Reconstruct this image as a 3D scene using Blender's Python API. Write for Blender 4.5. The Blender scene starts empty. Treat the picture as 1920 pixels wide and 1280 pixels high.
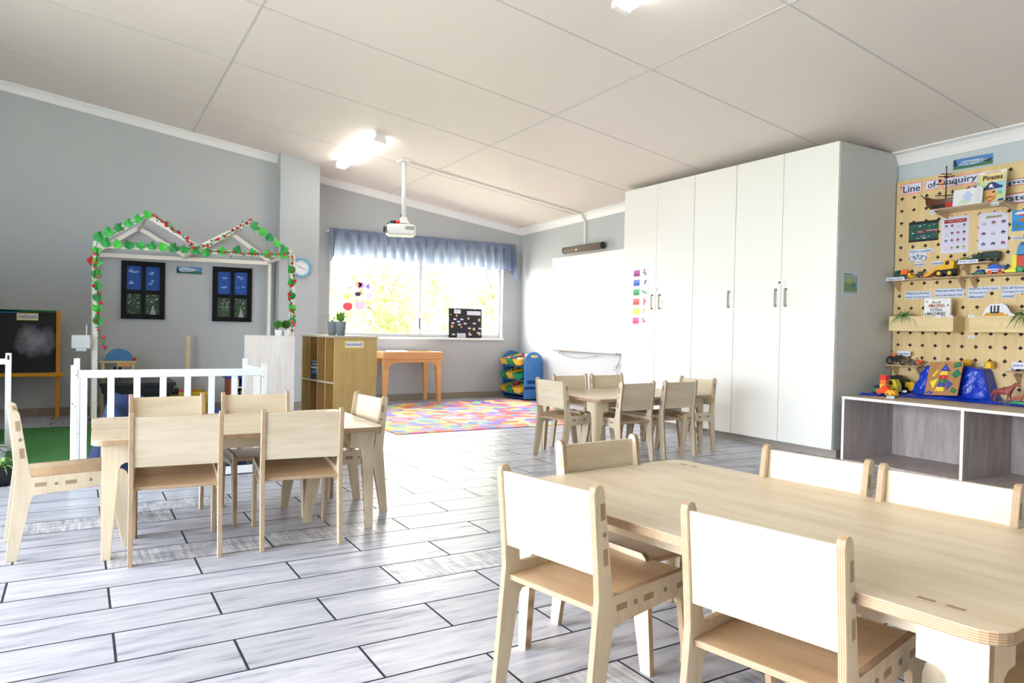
import bpy, bmesh, math, random
from mathutils import Vector, Matrix
random.seed(7)
C = bpy.context.scene.collection
sc = bpy.context.scene
PI = math.pi

# ---------------------------------------------------------------- camera
F = 1352.5                       # focal length in pixels of the 1920 px wide frame
YAW, PITCH, ROLL = math.radians(30.9645), math.radians(-0.8831), math.radians(1.188)
_f = Vector((math.sin(YAW)*math.cos(PITCH), math.cos(YAW)*math.cos(PITCH), math.sin(PITCH)))
_r0 = Vector((math.cos(YAW), -math.sin(YAW), 0)); _u0 = _r0.cross(_f)
_r = math.cos(ROLL)*_r0 + math.sin(ROLL)*_u0
_u = -math.sin(ROLL)*_r0 + math.cos(ROLL)*_u0
EYE = Vector((0, 0, 1.0))
cd = bpy.data.cameras.new('camera'); cam = bpy.data.objects.new('camera', cd); C.objects.link(cam)
cd.sensor_width = 36; cd.lens = F/1920*36; cd.clip_start = .02; cd.clip_end = 200
cam.matrix_world = Matrix(((_r.x, _u.x, -_f.x, EYE.x), (_r.y, _u.y, -_f.y, EYE.y), (_r.z, _u.z, -_f.z, EYE.z), (0, 0, 0, 1)))
sc.camera = cam
def at(px, py, axis, val):
    """point of the plane x|y|z = val that lies behind a pixel of the photograph"""
    d = _f + _r*((px-960)/F) - _u*((py-640)/F)
    return EYE + d*((val-EYE[axis])/d[axis])

# ---------------------------------------------------------------- light
sc.view_settings.view_transform = 'Standard'; sc.view_settings.look = 'None'
sc.view_settings.gamma = 1.0; sc.view_settings.use_curve_mapping = False
sc.view_settings.exposure = 0.3
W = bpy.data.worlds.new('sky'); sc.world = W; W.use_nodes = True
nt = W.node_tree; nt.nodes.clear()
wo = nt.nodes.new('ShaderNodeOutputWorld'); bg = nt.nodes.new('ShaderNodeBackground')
tc = nt.nodes.new('ShaderNodeTexCoord'); sx = nt.nodes.new('ShaderNodeSeparateXYZ')
nt.links.new(tc.outputs['Generated'], sx.inputs[0])
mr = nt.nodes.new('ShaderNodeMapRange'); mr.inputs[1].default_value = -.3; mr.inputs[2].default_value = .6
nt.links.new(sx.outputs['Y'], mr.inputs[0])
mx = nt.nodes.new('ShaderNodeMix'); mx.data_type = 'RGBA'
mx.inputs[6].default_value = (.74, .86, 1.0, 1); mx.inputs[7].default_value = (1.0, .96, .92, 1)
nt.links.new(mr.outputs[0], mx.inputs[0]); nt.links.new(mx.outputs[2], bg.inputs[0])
def wmath(op, a, b):
    x = nt.nodes.new('ShaderNodeMath'); x.operation = op
    for i, v in ((0, a), (1, b)):
        if isinstance(v, (int, float)): x.inputs[i].default_value = v
        else: nt.links.new(v, x.inputs[i])
    return x.outputs[0]
# an open sky, brightest on the yard side (-x) and above the garden (+y)
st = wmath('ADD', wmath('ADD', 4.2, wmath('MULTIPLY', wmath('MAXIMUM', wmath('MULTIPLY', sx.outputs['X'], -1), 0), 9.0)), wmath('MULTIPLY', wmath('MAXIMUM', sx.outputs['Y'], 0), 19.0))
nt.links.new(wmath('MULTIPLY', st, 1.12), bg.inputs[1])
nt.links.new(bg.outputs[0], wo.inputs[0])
def lamp(name, kind, loc, energy, color=(1, 1, 1), rot=(0, 0, 0), sx_=1, sy_=1, angle=None, portal=False):
    l = bpy.data.lights.new(name, kind); l.energy = energy; l.color = color
    if kind == 'AREA':
        l.shape = 'RECTANGLE'; l.size = sx_; l.size_y = sy_
        if portal: l.cycles.is_portal = True
    if angle is not None: l.angle = angle
    o = bpy.data.objects.new(name, l); o.location = loc; o.rotation_euler = rot; C.objects.link(o)
    return o
lamp('sun', 'SUN', (0, 0, 20), 6.0, (1, .96, .88), (math.radians(28), 0, math.radians(8)), angle=math.radians(2))
lamp('window_portal', 'AREA', (4.1, 9.56, 1.45), 1, rot=(-PI/2, 0, 0), sx_=2.66, sy_=1.2, portal=True)
lamp('door_portal', 'AREA', (-3.1, 2.85, 1.2), 1, rot=(0, -PI/2, 0), sx_=2.3, sy_=5.1, portal=True)

# ---------------------------------------------------------------- colours and materials
def lin(c):
    return tuple(((v/255)/12.92 if v/255 <= .04045 else ((v/255+.055)/1.055)**2.4) for v in c)
MATS = {}
class NT:
    def __init__(s, name, rough=.5, metal=0, spec=.5):
        s.m = bpy.data.materials.new(name); s.m.use_nodes = True; s.t = s.m.node_tree
        s.b = s.t.nodes['Principled BSDF']; s.b.inputs['Roughness'].default_value = rough
        s.b.inputs['Metallic'].default_value = metal; s.b.inputs['Specular IOR Level'].default_value = spec
        MATS[name] = s.m
    def n(s, typ, **kw):
        x = s.t.nodes.new(typ)
        for k, v in kw.items(): setattr(x, k, v)
        return x
    def l(s, a, b): s.t.links.new(a, b)
    def val(s, inp, v):
        if isinstance(v, (int, float)): inp.default_value = v
        else: s.l(v, inp)
    def math(s, op, a, b=0, c=0):
        x = s.n('ShaderNodeMath', operation=op); s.val(x.inputs[0], a); s.val(x.inputs[1], b); s.val(x.inputs[2], c)
        return x.outputs[0]
    def coord(s, kind='Object'): return s.n('ShaderNodeTexCoord').outputs[kind]
    def mapping(s, vec, scale=(1, 1, 1), loc=(0, 0, 0), rot=(0, 0, 0)):
        x = s.n('ShaderNodeMapping'); s.l(vec, x.inputs[0]); x.inputs['Scale'].default_value = scale
        x.inputs['Location'].default_value = loc; x.inputs['Rotation'].default_value = rot; return x.outputs[0]
    def noise(s, vec, scale, detail=3, rough=.5):
        x = s.n('ShaderNodeTexNoise'); s.l(vec, x.inputs['Vector']); x.inputs['Scale'].default_value = scale
        x.inputs['Detail'].default_value = detail; x.inputs['Roughness'].default_value = rough; return x.outputs['Fac']
    def ramp(s, fac, stops):
        x = s.n('ShaderNodeValToRGB'); s.l(fac, x.inputs[0]); e = x.color_ramp.elements
        while len(e) < len(stops): e.new(.5)
        for q, (p, c) in zip(e, stops): q.position = p; q.color = (*lin(c), 1)
        return x.outputs[0]
    def mix(s, fac, a, b):
        x = s.n('ShaderNodeMix', data_type='RGBA'); s.val(x.inputs[0], fac)
        for i, v in ((6, a), (7, b)):
            if isinstance(v, tuple): x.inputs[i].default_value = (*lin(v), 1)
            else: s.l(v, x.inputs[i])
        return x.outputs[2]
    def base(s, v):
        if isinstance(v, tuple): s.b.inputs['Base Color'].default_value = (*lin(v), 1)
        else: s.l(v, s.b.inputs['Base Color'])
        return s
    def bump(s, h, strength=.2, dist=.002):
        x = s.n('ShaderNodeBump'); x.inputs['Strength'].default_value = strength; x.inputs['Distance'].default_value = dist
        s.l(h, x.inputs['Height']); s.l(x.outputs[0], s.b.inputs['Normal']); return s
def attr_mat(name, rough, spec=.5, metal=0):
    s = NT(name, rough, metal, spec); a = s.n('ShaderNodeAttribute', attribute_name='Col')
    s.l(a.outputs['Color'], s.b.inputs['Base Color']); return s
attr_mat('plastic', .32); attr_mat('matte', .75, .3); attr_mat('metal_tinted', .35, metal=1)
s = attr_mat('paper', .55, .4)
s = attr_mat('leafy', .5)
s.b.inputs['Transmission Weight'].default_value = 0
s = NT('garden_leaf', .5); a = s.n('ShaderNodeAttribute', attribute_name='Col')
tr = s.n('ShaderNodeBsdfTranslucent'); mxs = s.n('ShaderNodeMixShader'); mxs.inputs[0].default_value = .45
s.l(a.outputs['Color'], s.b.inputs['Base Color']); s.l(a.outputs['Color'], tr.inputs[0])
out = s.t.nodes['Material Output']; s.l(s.b.outputs[0], mxs.inputs[1]); s.l(tr.outputs[0], mxs.inputs[2]); s.l(mxs.outputs[0], out.inputs[0])

def wood(name, c1, c2, axis, rough=.42, knots=True, sc_=1.0):
    s = NT(name, rough); o = s.coord(); inf = s.n('ShaderNodeObjectInfo')
    add = s.n('ShaderNodeVectorMath', operation='ADD'); s.l(o, add.inputs[0])
    cmb = s.n('ShaderNodeCombineXYZ'); r10 = s.math('MULTIPLY', inf.outputs['Random'], 9)
    for i in range(3): s.l(r10, cmb.inputs[i])
    s.l(cmb.outputs[0], add.inputs[1])
    k = [9*sc_, 9*sc_, 9*sc_]; k[axis] = 1.3*sc_
    v = s.mapping(add.outputs[0], tuple(k))
    n1 = s.noise(v, 1.6, 4, .6); k2 = [110*sc_]*3; k2[axis] = 6*sc_
    n2 = s.noise(s.mapping(add.outputs[0], tuple(k2)), 1, 2)
    f = s.math('ADD', s.math('MULTIPLY', n1, .75), s.math('MULTIPLY', n2, .3))
    s.base(s.ramp(f, [(.32, c2), (.62, c1)])); return s
BIRCH, BIRCH2 = (222, 207, 181), (202, 183, 152)
wood('birch_x', BIRCH, BIRCH2, 0); wood('birch_y', BIRCH, BIRCH2, 1); wood('birch_z', BIRCH, BIRCH2, 2)
wood('seat_ply', (206, 176, 140), (186, 150, 112), 0, .38)
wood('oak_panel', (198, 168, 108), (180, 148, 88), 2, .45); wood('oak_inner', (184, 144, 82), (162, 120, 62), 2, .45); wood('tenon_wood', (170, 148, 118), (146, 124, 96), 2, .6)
wood('pine', (230, 178, 120), (214, 158, 98), 0, .45)
wood('peg_ply', (224, 198, 146), (208, 178, 124), 2, .5); wood('light_ply', (226, 204, 156), (210, 184, 134), 1, .5)
wood('grey_oak', (196, 186, 184), (158, 148, 146), 2, .5, sc_=1.2)
wood('top_oak', (200, 186, 164), (182, 166, 142), 1, .45); wood('white_grain', (240, 234, 228), (224, 214, 206), 2, .5)
wood('cork', (184, 134, 84), (160, 112, 66), 2, .8, sc_=3)
def ply_edge(name, axis):
    s = NT(name, .6); o = s.coord(); sp = s.n('ShaderNodeSeparateXYZ'); s.l(o, sp.inputs[0])
    v = s.math('MULTIPLY', sp.outputs[axis], 2*PI/.0045)
    w_ = s.math('ADD', s.math('MULTIPLY', s.math('SINE', v), .28), .5)
    n = s.noise(s.mapping(o, (30, 30, 30)), 1, 2)
    s.base(s.ramp(s.math('ADD', s.math('MULTIPLY', w_, .7), s.math('MULTIPLY', n, .3)), [(.25, (146, 116, 88)), (.7, (196, 168, 136))]))
for i, a in enumerate('xyz'): ply_edge('edge_'+a, i)
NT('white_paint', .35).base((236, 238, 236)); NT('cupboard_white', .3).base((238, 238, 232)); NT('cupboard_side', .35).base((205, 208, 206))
NT('white_edge', .4).base((244, 240, 236))
s = NT('wall_paint', .6); s.base(s.mix(s.noise(s.coord(), 1.4, 3), (178, 183, 186), (188, 192, 194))); s.bump(s.noise(s.coord(), 120, 2), .1, .001)
s = NT('wall_cool', .6); s.base(s.mix(s.noise(s.coord(), 1.4, 3), (186, 196, 202), (196, 206, 210))); s.bump(s.noise(s.coord(), 120, 2), .1, .001)
s = NT('ceiling_paint', .55); s.base(s.mix(s.noise(s.coord(), .9, 4), (228, 219, 211), (236, 228, 220)))
NT('cornice_paint', .45).base((238, 238, 238)); NT('seam_paint', .5).base((206, 202, 198)); NT('conduit_paint', .5).base((226, 222, 216))
NT('chrome', .25, 1).base((190, 190, 186)); NT('brushed', .4, 1).base((150, 142, 128)); NT('steel_bolt', .35, 1).base((160, 160, 158))
NT('black_frame', .5, 0, .2).base((16, 15, 18)); NT('whiteboard', .18).base((248, 248, 248)); NT('tile_skirt', .5).base((150, 138, 122))
s = NT('plinth_tile', .4); s.base((168, 160, 150))
s = NT('turf', .9); s.base(s.mix(s.noise(s.coord(), 45, 4), (34, 92, 38), (66, 132, 62))); s.bump(s.noise(s.coord(), 300, 2), .5, .004)
s = NT('grass_out', .9); s.base(s.mix(s.noise(s.coord(), 3, 4), (196, 196, 172), (220, 218, 200)))
s = NT('denim', .85); s.base(s.mix(s.noise(s.coord(), 9, 4), (12, 24, 58), (44, 68, 116))); s.bump(s.noise(s.coord(), 14, 3), .6, .02)
s = NT('tarp', .28); s.base(s.mix(s.noise(s.coord(), 6, 3), (6, 44, 168), (14, 66, 206))); s.bump(s.noise(s.mapping(s.coord(), (1, 1, .45)), 14, 3, .45), .8, .03)
s = NT('glass', 0); s.b.inputs['Transmission Weight'].default_value = 1; s.b.inputs['IOR'].default_value = 1.0; s.b.inputs['Specular IOR Level'].default_value = .2; s.base((255, 255, 255))
# clear pane: straight-through glass with a faint reflection
s = NT('pane_glass', 0); tp = s.n('ShaderNodeBsdfTransparent'); gl = s.n('ShaderNodeBsdfGlossy'); gl.inputs['Roughness'].default_value = .02
ms = s.n('ShaderNodeMixShader'); ms.inputs[0].default_value = .06; s.l(tp.outputs[0], ms.inputs[1]); s.l(gl.outputs[0], ms.inputs[2]); s.l(ms.outputs[0], s.t.nodes['Material Output'].inputs[0])
def emis(name, c, st):
    s = NT(name); s.b.inputs['Emission Color'].default_value = (*lin(c), 1); s.b.inputs['Emission Strength'].default_value = st; s.base(c)
emis('lamp_glow', (255, 250, 244), 13)
# sheer valance cloth
s = NT('valance_cloth', .8); s.base((112, 122, 152)); tr = s.n('ShaderNodeBsdfTranslucent'); tr.inputs[0].default_value = (*lin((176, 184, 208)), 1)
ms = s.n('ShaderNodeMixShader'); ms.inputs[0].default_value = .4; s.l(s.b.outputs[0], ms.inputs[1]); s.l(tr.outputs[0], ms.inputs[2]); s.l(ms.outputs[0], s.t.nodes['Material Output'].inputs[0])
# chalk-smeared board
s = NT('chalk_slate', .7); cc = s.coord(); n1 = s.noise(s.mapping(cc, (1, 1, 1)), 5, 5, .65)
d = s.n('ShaderNodeVectorMath', operation='DISTANCE'); s.l(cc, d.inputs[0]); d.inputs[1].default_value = (.12, 0.0, .80)
f1 = s.math('SUBTRACT', 1, s.math('DIVIDE', d.outputs['Value'], .19)); f2 = s.math('MULTIPLY', s.math('MAXIMUM', s.math('ADD', f1, s.math('MULTIPLY', s.math('SUBTRACT', n1, .5), 1.8)), 0), .8)
s.base(s.mix(s.math('MINIMUM', f2, .6), (34, 33, 38), (188, 188, 206)))
# play mat of maple-leaf shaped colour patches
s = NT('leaf_mat', .75); v = s.coord(); nz = s.n('ShaderNodeTexNoise'); s.l(v, nz.inputs['Vector']); nz.inputs['Scale'].default_value = 6
ad = s.n('ShaderNodeMix', data_type='RGBA'); ad.inputs[0].default_value = .12; s.l(v, ad.inputs[6]); s.l(nz.outputs['Color'], ad.inputs[7])
vo = s.n('ShaderNodeTexVoronoi'); s.l(ad.outputs[2], vo.inputs['Vector']); vo.inputs['Scale'].default_value = 8.5
sp = s.n('ShaderNodeSeparateColor'); s.l(vo.outputs['Color'], sp.inputs[0])
x = s.n('ShaderNodeValToRGB'); x.color_ramp.interpolation = 'CONSTANT'; s.l(sp.outputs[0], x.inputs[0]); e = x.color_ramp.elements
cl = [(222, 92, 84), (240, 216, 100), (124, 108, 200), (232, 136, 104), (242, 228, 150), (92, 136, 200), (222, 104, 146), (132, 196, 156), (240, 166, 110), (160, 148, 214), (170, 192, 206)]
while len(e) < len(cl): e.new(.5)
for i, q in enumerate(e): q.position = i/len(cl); q.color = (*lin(cl[i]), 1)
s.base(x.outputs[0])
# wood-look floor tiles laid in half bond
s = NT('floor_tile', .35, 0, .24); v = s.coord(); sp = s.n('ShaderNodeSeparateXYZ'); s.l(v, sp.inputs[0])
TW, TL, Y0, X0 = .23174, .6582, 3.3229, -.2267
rf = s.math('DIVIDE', s.math('SUBTRACT', Y0, sp.outputs[1]), TW); row = s.math('FLOOR', rf); fy = s.math('SUBTRACT', rf, row)
xo = s.math('SUBTRACT', sp.outputs[0], s.math('ADD', X0, s.math('MULTIPLY', row, TL/2)))
cf = s.math('DIVIDE', xo, TL); col = s.math('FLOOR', cf); fx = s.math('SUBTRACT', cf, col)
ey = s.math('MULTIPLY', s.math('MINIMUM', fy, s.math('SUBTRACT', 1, fy)), TW); ex = s.math('MULTIPLY', s.math('MINIMUM', fx, s.math('SUBTRACT', 1, fx)), TL)
grout = s.math('LESS_THAN', s.math('MINIMUM', s.math('MULTIPLY', ey, 1.0), ex), .0040)
cid = s.n('ShaderNodeCombineXYZ'); s.l(row, cid.inputs[0]); s.l(col, cid.inputs[1])
wn = s.n('ShaderNodeTexWhiteNoise', noise_dimensions='3D'); s.l(cid.outputs[0], wn.inputs['Vector']); rnd = wn.outputs['Value']
sc3 = s.n('ShaderNodeVectorMath', operation='SCALE'); s.l(wn.outputs['Color'], sc3.inputs[0]); sc3.inputs[3].default_value = 20
av = s.n('ShaderNodeVectorMath', operation='ADD'); s.l(v, av.inputs[0]); s.l(sc3.outputs[0], av.inputs[1])
g1 = s.noise(s.mapping(av.outputs[0], (2.2, 16, 1)), 1.6, 5, .62); g2 = s.noise(s.mapping(av.outputs[0], (45, 4, 1)), 1.3, 4, .7)
g3 = s.noise(s.mapping(av.outputs[0], (5, 70, 1)), 1, 3, .6)
plain = s.ramp(s.math('ADD', s.math('MULTIPLY', g1, .8), s.math('MULTIPLY', g3, .2)), [(.33, (132, 134, 150)), (.46, (182, 185, 198)), (.66, (208, 209, 218))])
rough_ = s.ramp(s.math('ADD', s.math('MULTIPLY', g2, .6), s.math('MULTIPLY', g1, .4)), [(.36, (120, 124, 138)), (.5, (176, 178, 186)), (.62, (218, 218, 222))])
isr = s.math('GREATER_THAN', rnd, .74)
tint = s.n('ShaderNodeHueSaturation'); s.l(s.mix(isr, plain, rough_), tint.inputs['Color']); s.l(s.math('ADD', .84, s.math('MULTIPLY', rnd, .18)), tint.inputs['Value'])
s.base(s.mix(grout, tint.outputs[0], (44, 44, 56)))
s.val(s.b.inputs['Roughness'], s.math('ADD', .33, s.math('MULTIPLY', grout, .5)))
s.bump(s.math('SUBTRACT', s.math('MULTIPLY', g1, .25), grout), .25, .002)
M = MATS

# ---------------------------------------------------------------- mesh building
OFF = {}
class MB:
    def __init__(s, *mats):
        s.v = []; s.f = []; s.m = []; s.c = []; s.s = []; s.mats = list(mats) or ['plastic']
    def face(s, pts, m=0, c=(255, 255, 255), smooth=False):
        i = len(s.v); s.v += [tuple(p) for p in pts]; s.f.append(tuple(range(i, i+len(pts)))); s.m.append(m); s.c.append(c); s.s.append(smooth)
    def grid(s, rows, m=0, c=(255, 255, 255), smooth=True, close=False, cap=False):
        i = len(s.v); n = len(rows[0])
        for r in rows: s.v += [tuple(p) for p in r]
        for a in range(len(rows)-1):
            for b in range(n if close else n-1):
                b2 = (b+1) % n
                s.f.append((i+a*n+b, i+a*n+b2, i+(a+1)*n+b2, i+(a+1)*n+b)); s.m.append(m); s.c.append(c); s.s.append(smooth)
        if cap:
            for base, rev in ((0, True), ((len(rows)-1)*n, False)):
                ids = [i+base+k for k in range(n)]
                s.f.append(tuple(reversed(ids)) if rev else tuple(ids)); s.m.append(m); s.c.append(c); s.s.append(False)
        return s
    def box(s, x0, x1, y0, y1, z0, z1, m=0, c=(255, 255, 255), me=None):
        x0, x1 = sorted((x0, x1)); y0, y1 = sorted((y0, y1)); z0, z1 = sorted((z0, z1))
        i = len(s.v); s.v += [(x, y, z) for z in (z0, z1) for y in (y0, y1) for x in (x0, x1)]
        for k, q in enumerate(((0, 2, 3, 1), (4, 5, 7, 6), (0, 1, 5, 4), (2, 6, 7, 3), (0, 4, 6, 2), (1, 3, 7, 5))):
            s.f.append(tuple(i+t for t in q)); s.m.append(m if me is None else me[k]); s.c.append(c); s.s.append(False)
        return s
    def obox(s, cen, ax, ay, az, hx, hy, hz, m=0, c=(255, 255, 255)):
        cen = Vector(cen); ax, ay, az = (Vector(a).normalized() for a in (ax, ay, az)); i = len(s.v)
        for k in (-1, 1):
            for j in (-1, 1):
                for l_ in (-1, 1): s.v.append(tuple(cen+ax*hx*l_+ay*hy*j+az*hz*k))
        for q in ((0, 2, 3, 1), (4, 5, 7, 6), (0, 1, 5, 4), (2, 6, 7, 3), (0, 4, 6, 2), (1, 3, 7, 5)):
            s.f.append(tuple(i+t for t in q)); s.m.append(m); s.c.append(c); s.s.append(False)
        return s
    def prism(s, poly, axis, a, b, m=0, me=None, c=(255, 255, 255)):
        """poly: 2D outline in the two other axes (in order); caps use m, rim uses me"""
        me = m if me is None else me
        def P(u, w, t): return [(t, u, w), (u, t, w), (u, w, t)][axis]
        n = len(poly); i = len(s.v)
        for t in (a, b): s.v += [P(u, w, t) for u, w in poly]
        s.f.append(tuple(i+k for k in range(n))); s.f.append(tuple(i+n+k for k in reversed(range(n))))
        s.m += [m, m]; s.c += [c, c]; s.s += [False, False]
        for k in range(n):
            s.f.append((i+k, i+n+k, i+n+(k+1) % n, i+(k+1) % n)); s.m.append(me); s.c.append(c); s.s.append(False)
        return s
    def tube(s, pts, r, n=8, m=0, c=(255, 255, 255), cap=True):
        pts = [Vector(p) for p in pts]; rr = r if isinstance(r, (list, tuple)) else [r]*len(pts); rows = []; up = None
        for k, p in enumerate(pts):
            d = (pts[min(k+1, len(pts)-1)]-pts[max(k-1, 0)]).normalized()
            if up is None or abs(up.dot(d)) > .98: up = Vector((0, 0, 1)) if abs(d.z) < .9 else Vector((1, 0, 0))
            a = d.cross(up).normalized(); b = a.cross(d).normalized(); up = b
            rows.append([p+a*math.cos(2*PI*t/n)*rr[k]+b*math.sin(2*PI*t/n)*rr[k] for t in range(n)])
        return s.grid(rows, m, c, True, True, cap)
    def lathe(s, prof, cen=(0, 0, 0), n=20, axis=2, m=0, c=(255, 255, 255), cap=True):
        """prof: (radius, height) pairs turned about an axis through cen"""
        rows = []
        for r, h in prof:
            row = []
            for t in range(n):
                a = 2*PI*t/n; p = [0, 0, 0]; p[axis] = h; p[(axis+1) % 3] = r*math.cos(a); p[(axis+2) % 3] = r*math.sin(a)
                row.append((cen[0]+p[0], cen[1]+p[1], cen[2]+p[2]))
            rows.append(row)
        return s.grid(rows, m, c, True, True, cap)
    def ball(s, cen, rx, ry, rz, m=0, c=(255, 255, 255), n=12):
        rows = []
        for k in range(n//2+1):
            t = -PI/2+PI*k/(n//2); q = max(math.cos(t), .02)
            rows.append([(cen[0]+rx*q*math.cos(2*PI*j/n), cen[1]+ry*q*math.sin(2*PI*j/n), cen[2]+rz*math.sin(t)) for j in range(n)])
        return s.grid(rows, m, c, True, True, True)
    def mesh(s, name, off=(0, 0, 0), mat=None):
        me = bpy.data.meshes.new(name)
        vs = s.v
        if mat is not None: vs = [tuple(mat @ Vector(p)) for p in vs]
        me.from_pydata([(x-off[0], y-off[1], z-off[2]) for x, y, z in vs], [], s.f)
        for mn in s.mats: me.materials.append(M[mn])
        me.polygons.foreach_set('material_index', s.m); me.polygons.foreach_set('use_smooth', s.s)
        ca = me.color_attributes.new('Col', 'FLOAT_COLOR', 'CORNER'); buf = []
        for f_, c_ in zip(s.f, s.c): buf += [*lin(c_), 1.0]*len(f_)
        ca.data.foreach_set('color', buf)
        bm = bmesh.new(); bm.from_mesh(me); bmesh.ops.recalc_face_normals(bm, faces=bm.faces); bm.to_mesh(me); bm.free()
        return me
    def bbox(s):
        a = [min(p[i] for p in s.v) for i in range(3)]; b = [max(p[i] for p in s.v) for i in range(3)]; return a, b
    def part(s, name, parent, bevel=0, label=None, mat=None, kind=None):
        off = OFF.get(parent.name, (0, 0, 0)); o = bpy.data.objects.new(name, s.mesh(name, off, mat)); C.objects.link(o)
        o.parent = parent; OFF[o.name] = off
        if label: o['label'] = label
        if kind: o['kind'] = kind
        return bev(o, bevel)
    def single(s, name, label=None, cat=None, group=None, bevel=0, kind=None):
        a, b = s.bbox(); off = ((a[0]+b[0])/2, (a[1]+b[1])/2, a[2])
        if kind == 'structure': off = (0, 0, 0)
        o = bpy.data.objects.new(name, s.mesh(name, off)); o.location = off; C.objects.link(o); OFF[o.name] = off
        tag(o, label, cat, group, kind); return bev(o, bevel)
def bev(o, w):
    if w:
        md = o.modifiers.new('bevel', 'BEVEL'); md.width = w; md.segments = 2; md.limit_method = 'ANGLE'; md.angle_limit = math.radians(50)
    return o
def tag(o, label=None, cat=None, group=None, kind=None):
    if label: o['label'] = label
    if cat: o['category'] = cat
    if group: o['group'] = group
    if kind: o['kind'] = kind
    return o
def thing(name, label, cat, loc=(0, 0, 0), rz=0, group=None, local=False):
    o = bpy.data.objects.new(name, None); o.empty_display_size = .05; C.objects.link(o); o.location = loc; o.rotation_euler = (0, 0, rz)
    OFF[o.name] = (0, 0, 0) if local else tuple(loc)
    return tag(o, label, cat, group)
def struct(mb, name, bevel=0): return mb.single(name, kind='structure', bevel=bevel)
def copy_tree(o, parent=None):
    c = o.copy(); C.objects.link(c); c.parent = parent
    for ch in list(KIDS.get(o.name, [])): copy_tree(ch, c)
    return c
KIDS = {}
def index_kids():
    KIDS.clear()
    for o in C.objects:
        if o.parent: KIDS.setdefault(o.parent.name, []).append(o)
_tc = {}
def text_part(txt, parent, org, xd, yd, width, height, color, name='lettering', mat='paper', bold=0, align='L'):
    """raised lettering, fitted to width x height, lower-left corner at org, reading along xd"""
    key = (txt, bold)
    if key not in _tc:
        cu = bpy.data.curves.new('t', 'FONT'); cu.body = txt; cu.size = 1; cu.offset = bold; cu.extrude = 0; cu.resolution_u = 3
        ob = bpy.data.objects.new('t', cu); C.objects.link(ob)
        dg = bpy.context.evaluated_depsgraph_get(); me = bpy.data.meshes.new_from_object(ob.evaluated_get(dg))
        vs = [tuple(v.co) for v in me.vertices]; fs = [tuple(p.vertices) for p in me.polygons]
        bpy.data.objects.remove(ob); bpy.data.curves.remove(cu); bpy.data.meshes.remove(me)
        _tc[key] = (vs, fs)
    vs, fs = _tc[key]
    x0 = min(v[0] for v in vs); x1 = max(v[0] for v in vs); y0 = min(v[1] for v in vs); y1 = max(v[1] for v in vs)
    sx_ = width/(x1-x0); sy_ = height/(y1-y0)
    org, xd, yd = Vector(org), Vector(xd).normalized(), Vector(yd).normalized(); nd = xd.cross(yd)
    mb = MB(mat); mb.v = [tuple(org+xd*(v[0]-x0)*sx_+yd*(v[1]-y0)*sy_+nd*.0006) for v in vs]; mb.f = list(fs)
    mb.m = [0]*len(fs); mb.c = [color]*len(fs); mb.s = [False]*len(fs)
    return mb.part(name, parent)
def sm(t): t = max(0, min(1, t)); return t*t*(3-2*t)
def rrect(x0, x1, y0, y1, r, n=5):
    out = []
    for cx, cy, a0 in ((x1-r, y1-r, 0), (x0+r, y1-r, 90), (x0+r, y0+r, 180), (x1-r, y0+r, 270)):
        for k in range(n+1):
            a = math.radians(a0+90*k/n); out.append((cx+r*math.cos(a), cy+r*math.sin(a)))
    return out
# ---------------------------------------------------------------- the room
def cz(x, y): return 3.515-.136*x-.022*y
YP, YWN, XR, XF = 9.0, 9.38, 6.13, 5.76      # playhouse wall, window wall, near right wall, far right wall
struct(MB('floor_tile').box(-3.2, 6.5, -2.4, 9.6, -.1, 0), 'floor')
b = MB('ceiling_paint'); x0, x1, y0, y1 = -3.2, 6.5, -2.4, 9.6
b.grid([[(x0, y0, cz(x0, y0)), (x1, y0, cz(x1, y0)), (x1, y1, cz(x1, y1)), (x0, y1, cz(x0, y1))], [(x0, y0, 4.3), (x1, y0, 4.3), (x1, y1, 4.3), (x0, y1, 4.3)]], smooth=False, close=True, cap=True)
struct(b, 'ceiling')
T = .004
struct(MB('wall_paint').prism([(-3.2, 0), (2.2, 0), (2.2, cz(2.2, YP)+T), (-3.2, cz(-3.2, YP)+T)], 1, YP, YP+.5), 'wall_playhouse')
struct(MB('wall_paint').prism([(2.03, 0), (2.5, 0), (2.5, cz(2.5, 8.8)+T), (2.03, cz(2.03, 8.8)+T)], 1, 8.8, 9.45), 'wall_pillar')
wx0, wx1, wz0, wz1 = 2.81, 5.45, .875, 2.08
b = MB('wall_paint')
b.prism([(2.2, 0), (wx0, 0), (wx0, cz(wx0, YWN)+T), (2.2, cz(2.2, YWN)+T)], 1, YWN, 9.6)
b.prism([(wx1, 0), (6.3, 0), (6.3, cz(6.3, YWN)+T), (wx1, cz(wx1, YWN)+T)], 1, YWN, 9.6)
b.prism([(wx0, 0), (wx1, 0), (wx1, wz0), (wx0, wz0)], 1, YWN, 9.6)
b.prism([(wx0, wz1), (wx1, wz1), (wx1, cz(wx1, YWN)+T), (wx0, cz(wx0, YWN)+T)], 1, YWN, 9.6)
struct(b, 'wall_window')
struct(MB('wall_paint').prism([(6.36, 0), (9.45, 0), (9.45, cz(XF, 9.45)+T), (6.36, cz(XF, 6.36)+T)], 0, XF, 6.4), 'wall_right_far')
struct(MB('wall_cool').prism([(-2.4, 0), (6.4, 0), (6.4, cz(XR, 6.4)+T), (-2.4, cz(XR, -2.4)+T)], 0, XR, 6.4), 'wall_right')
b = MB('wall_paint')
for u0, u1, w0 in ((-2.4, .3, 0), (5.4, 9.2, 0), (.3, 5.4, 2.35)):
    b.prism([(u0, w0), (u1, w0), (u1, cz(-3, u1)+T), (u0, cz(-3, u0)+T)], 0, -3.2, -3.0)
struct(b, 'wall_left')
b = MB('wall_paint')
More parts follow.
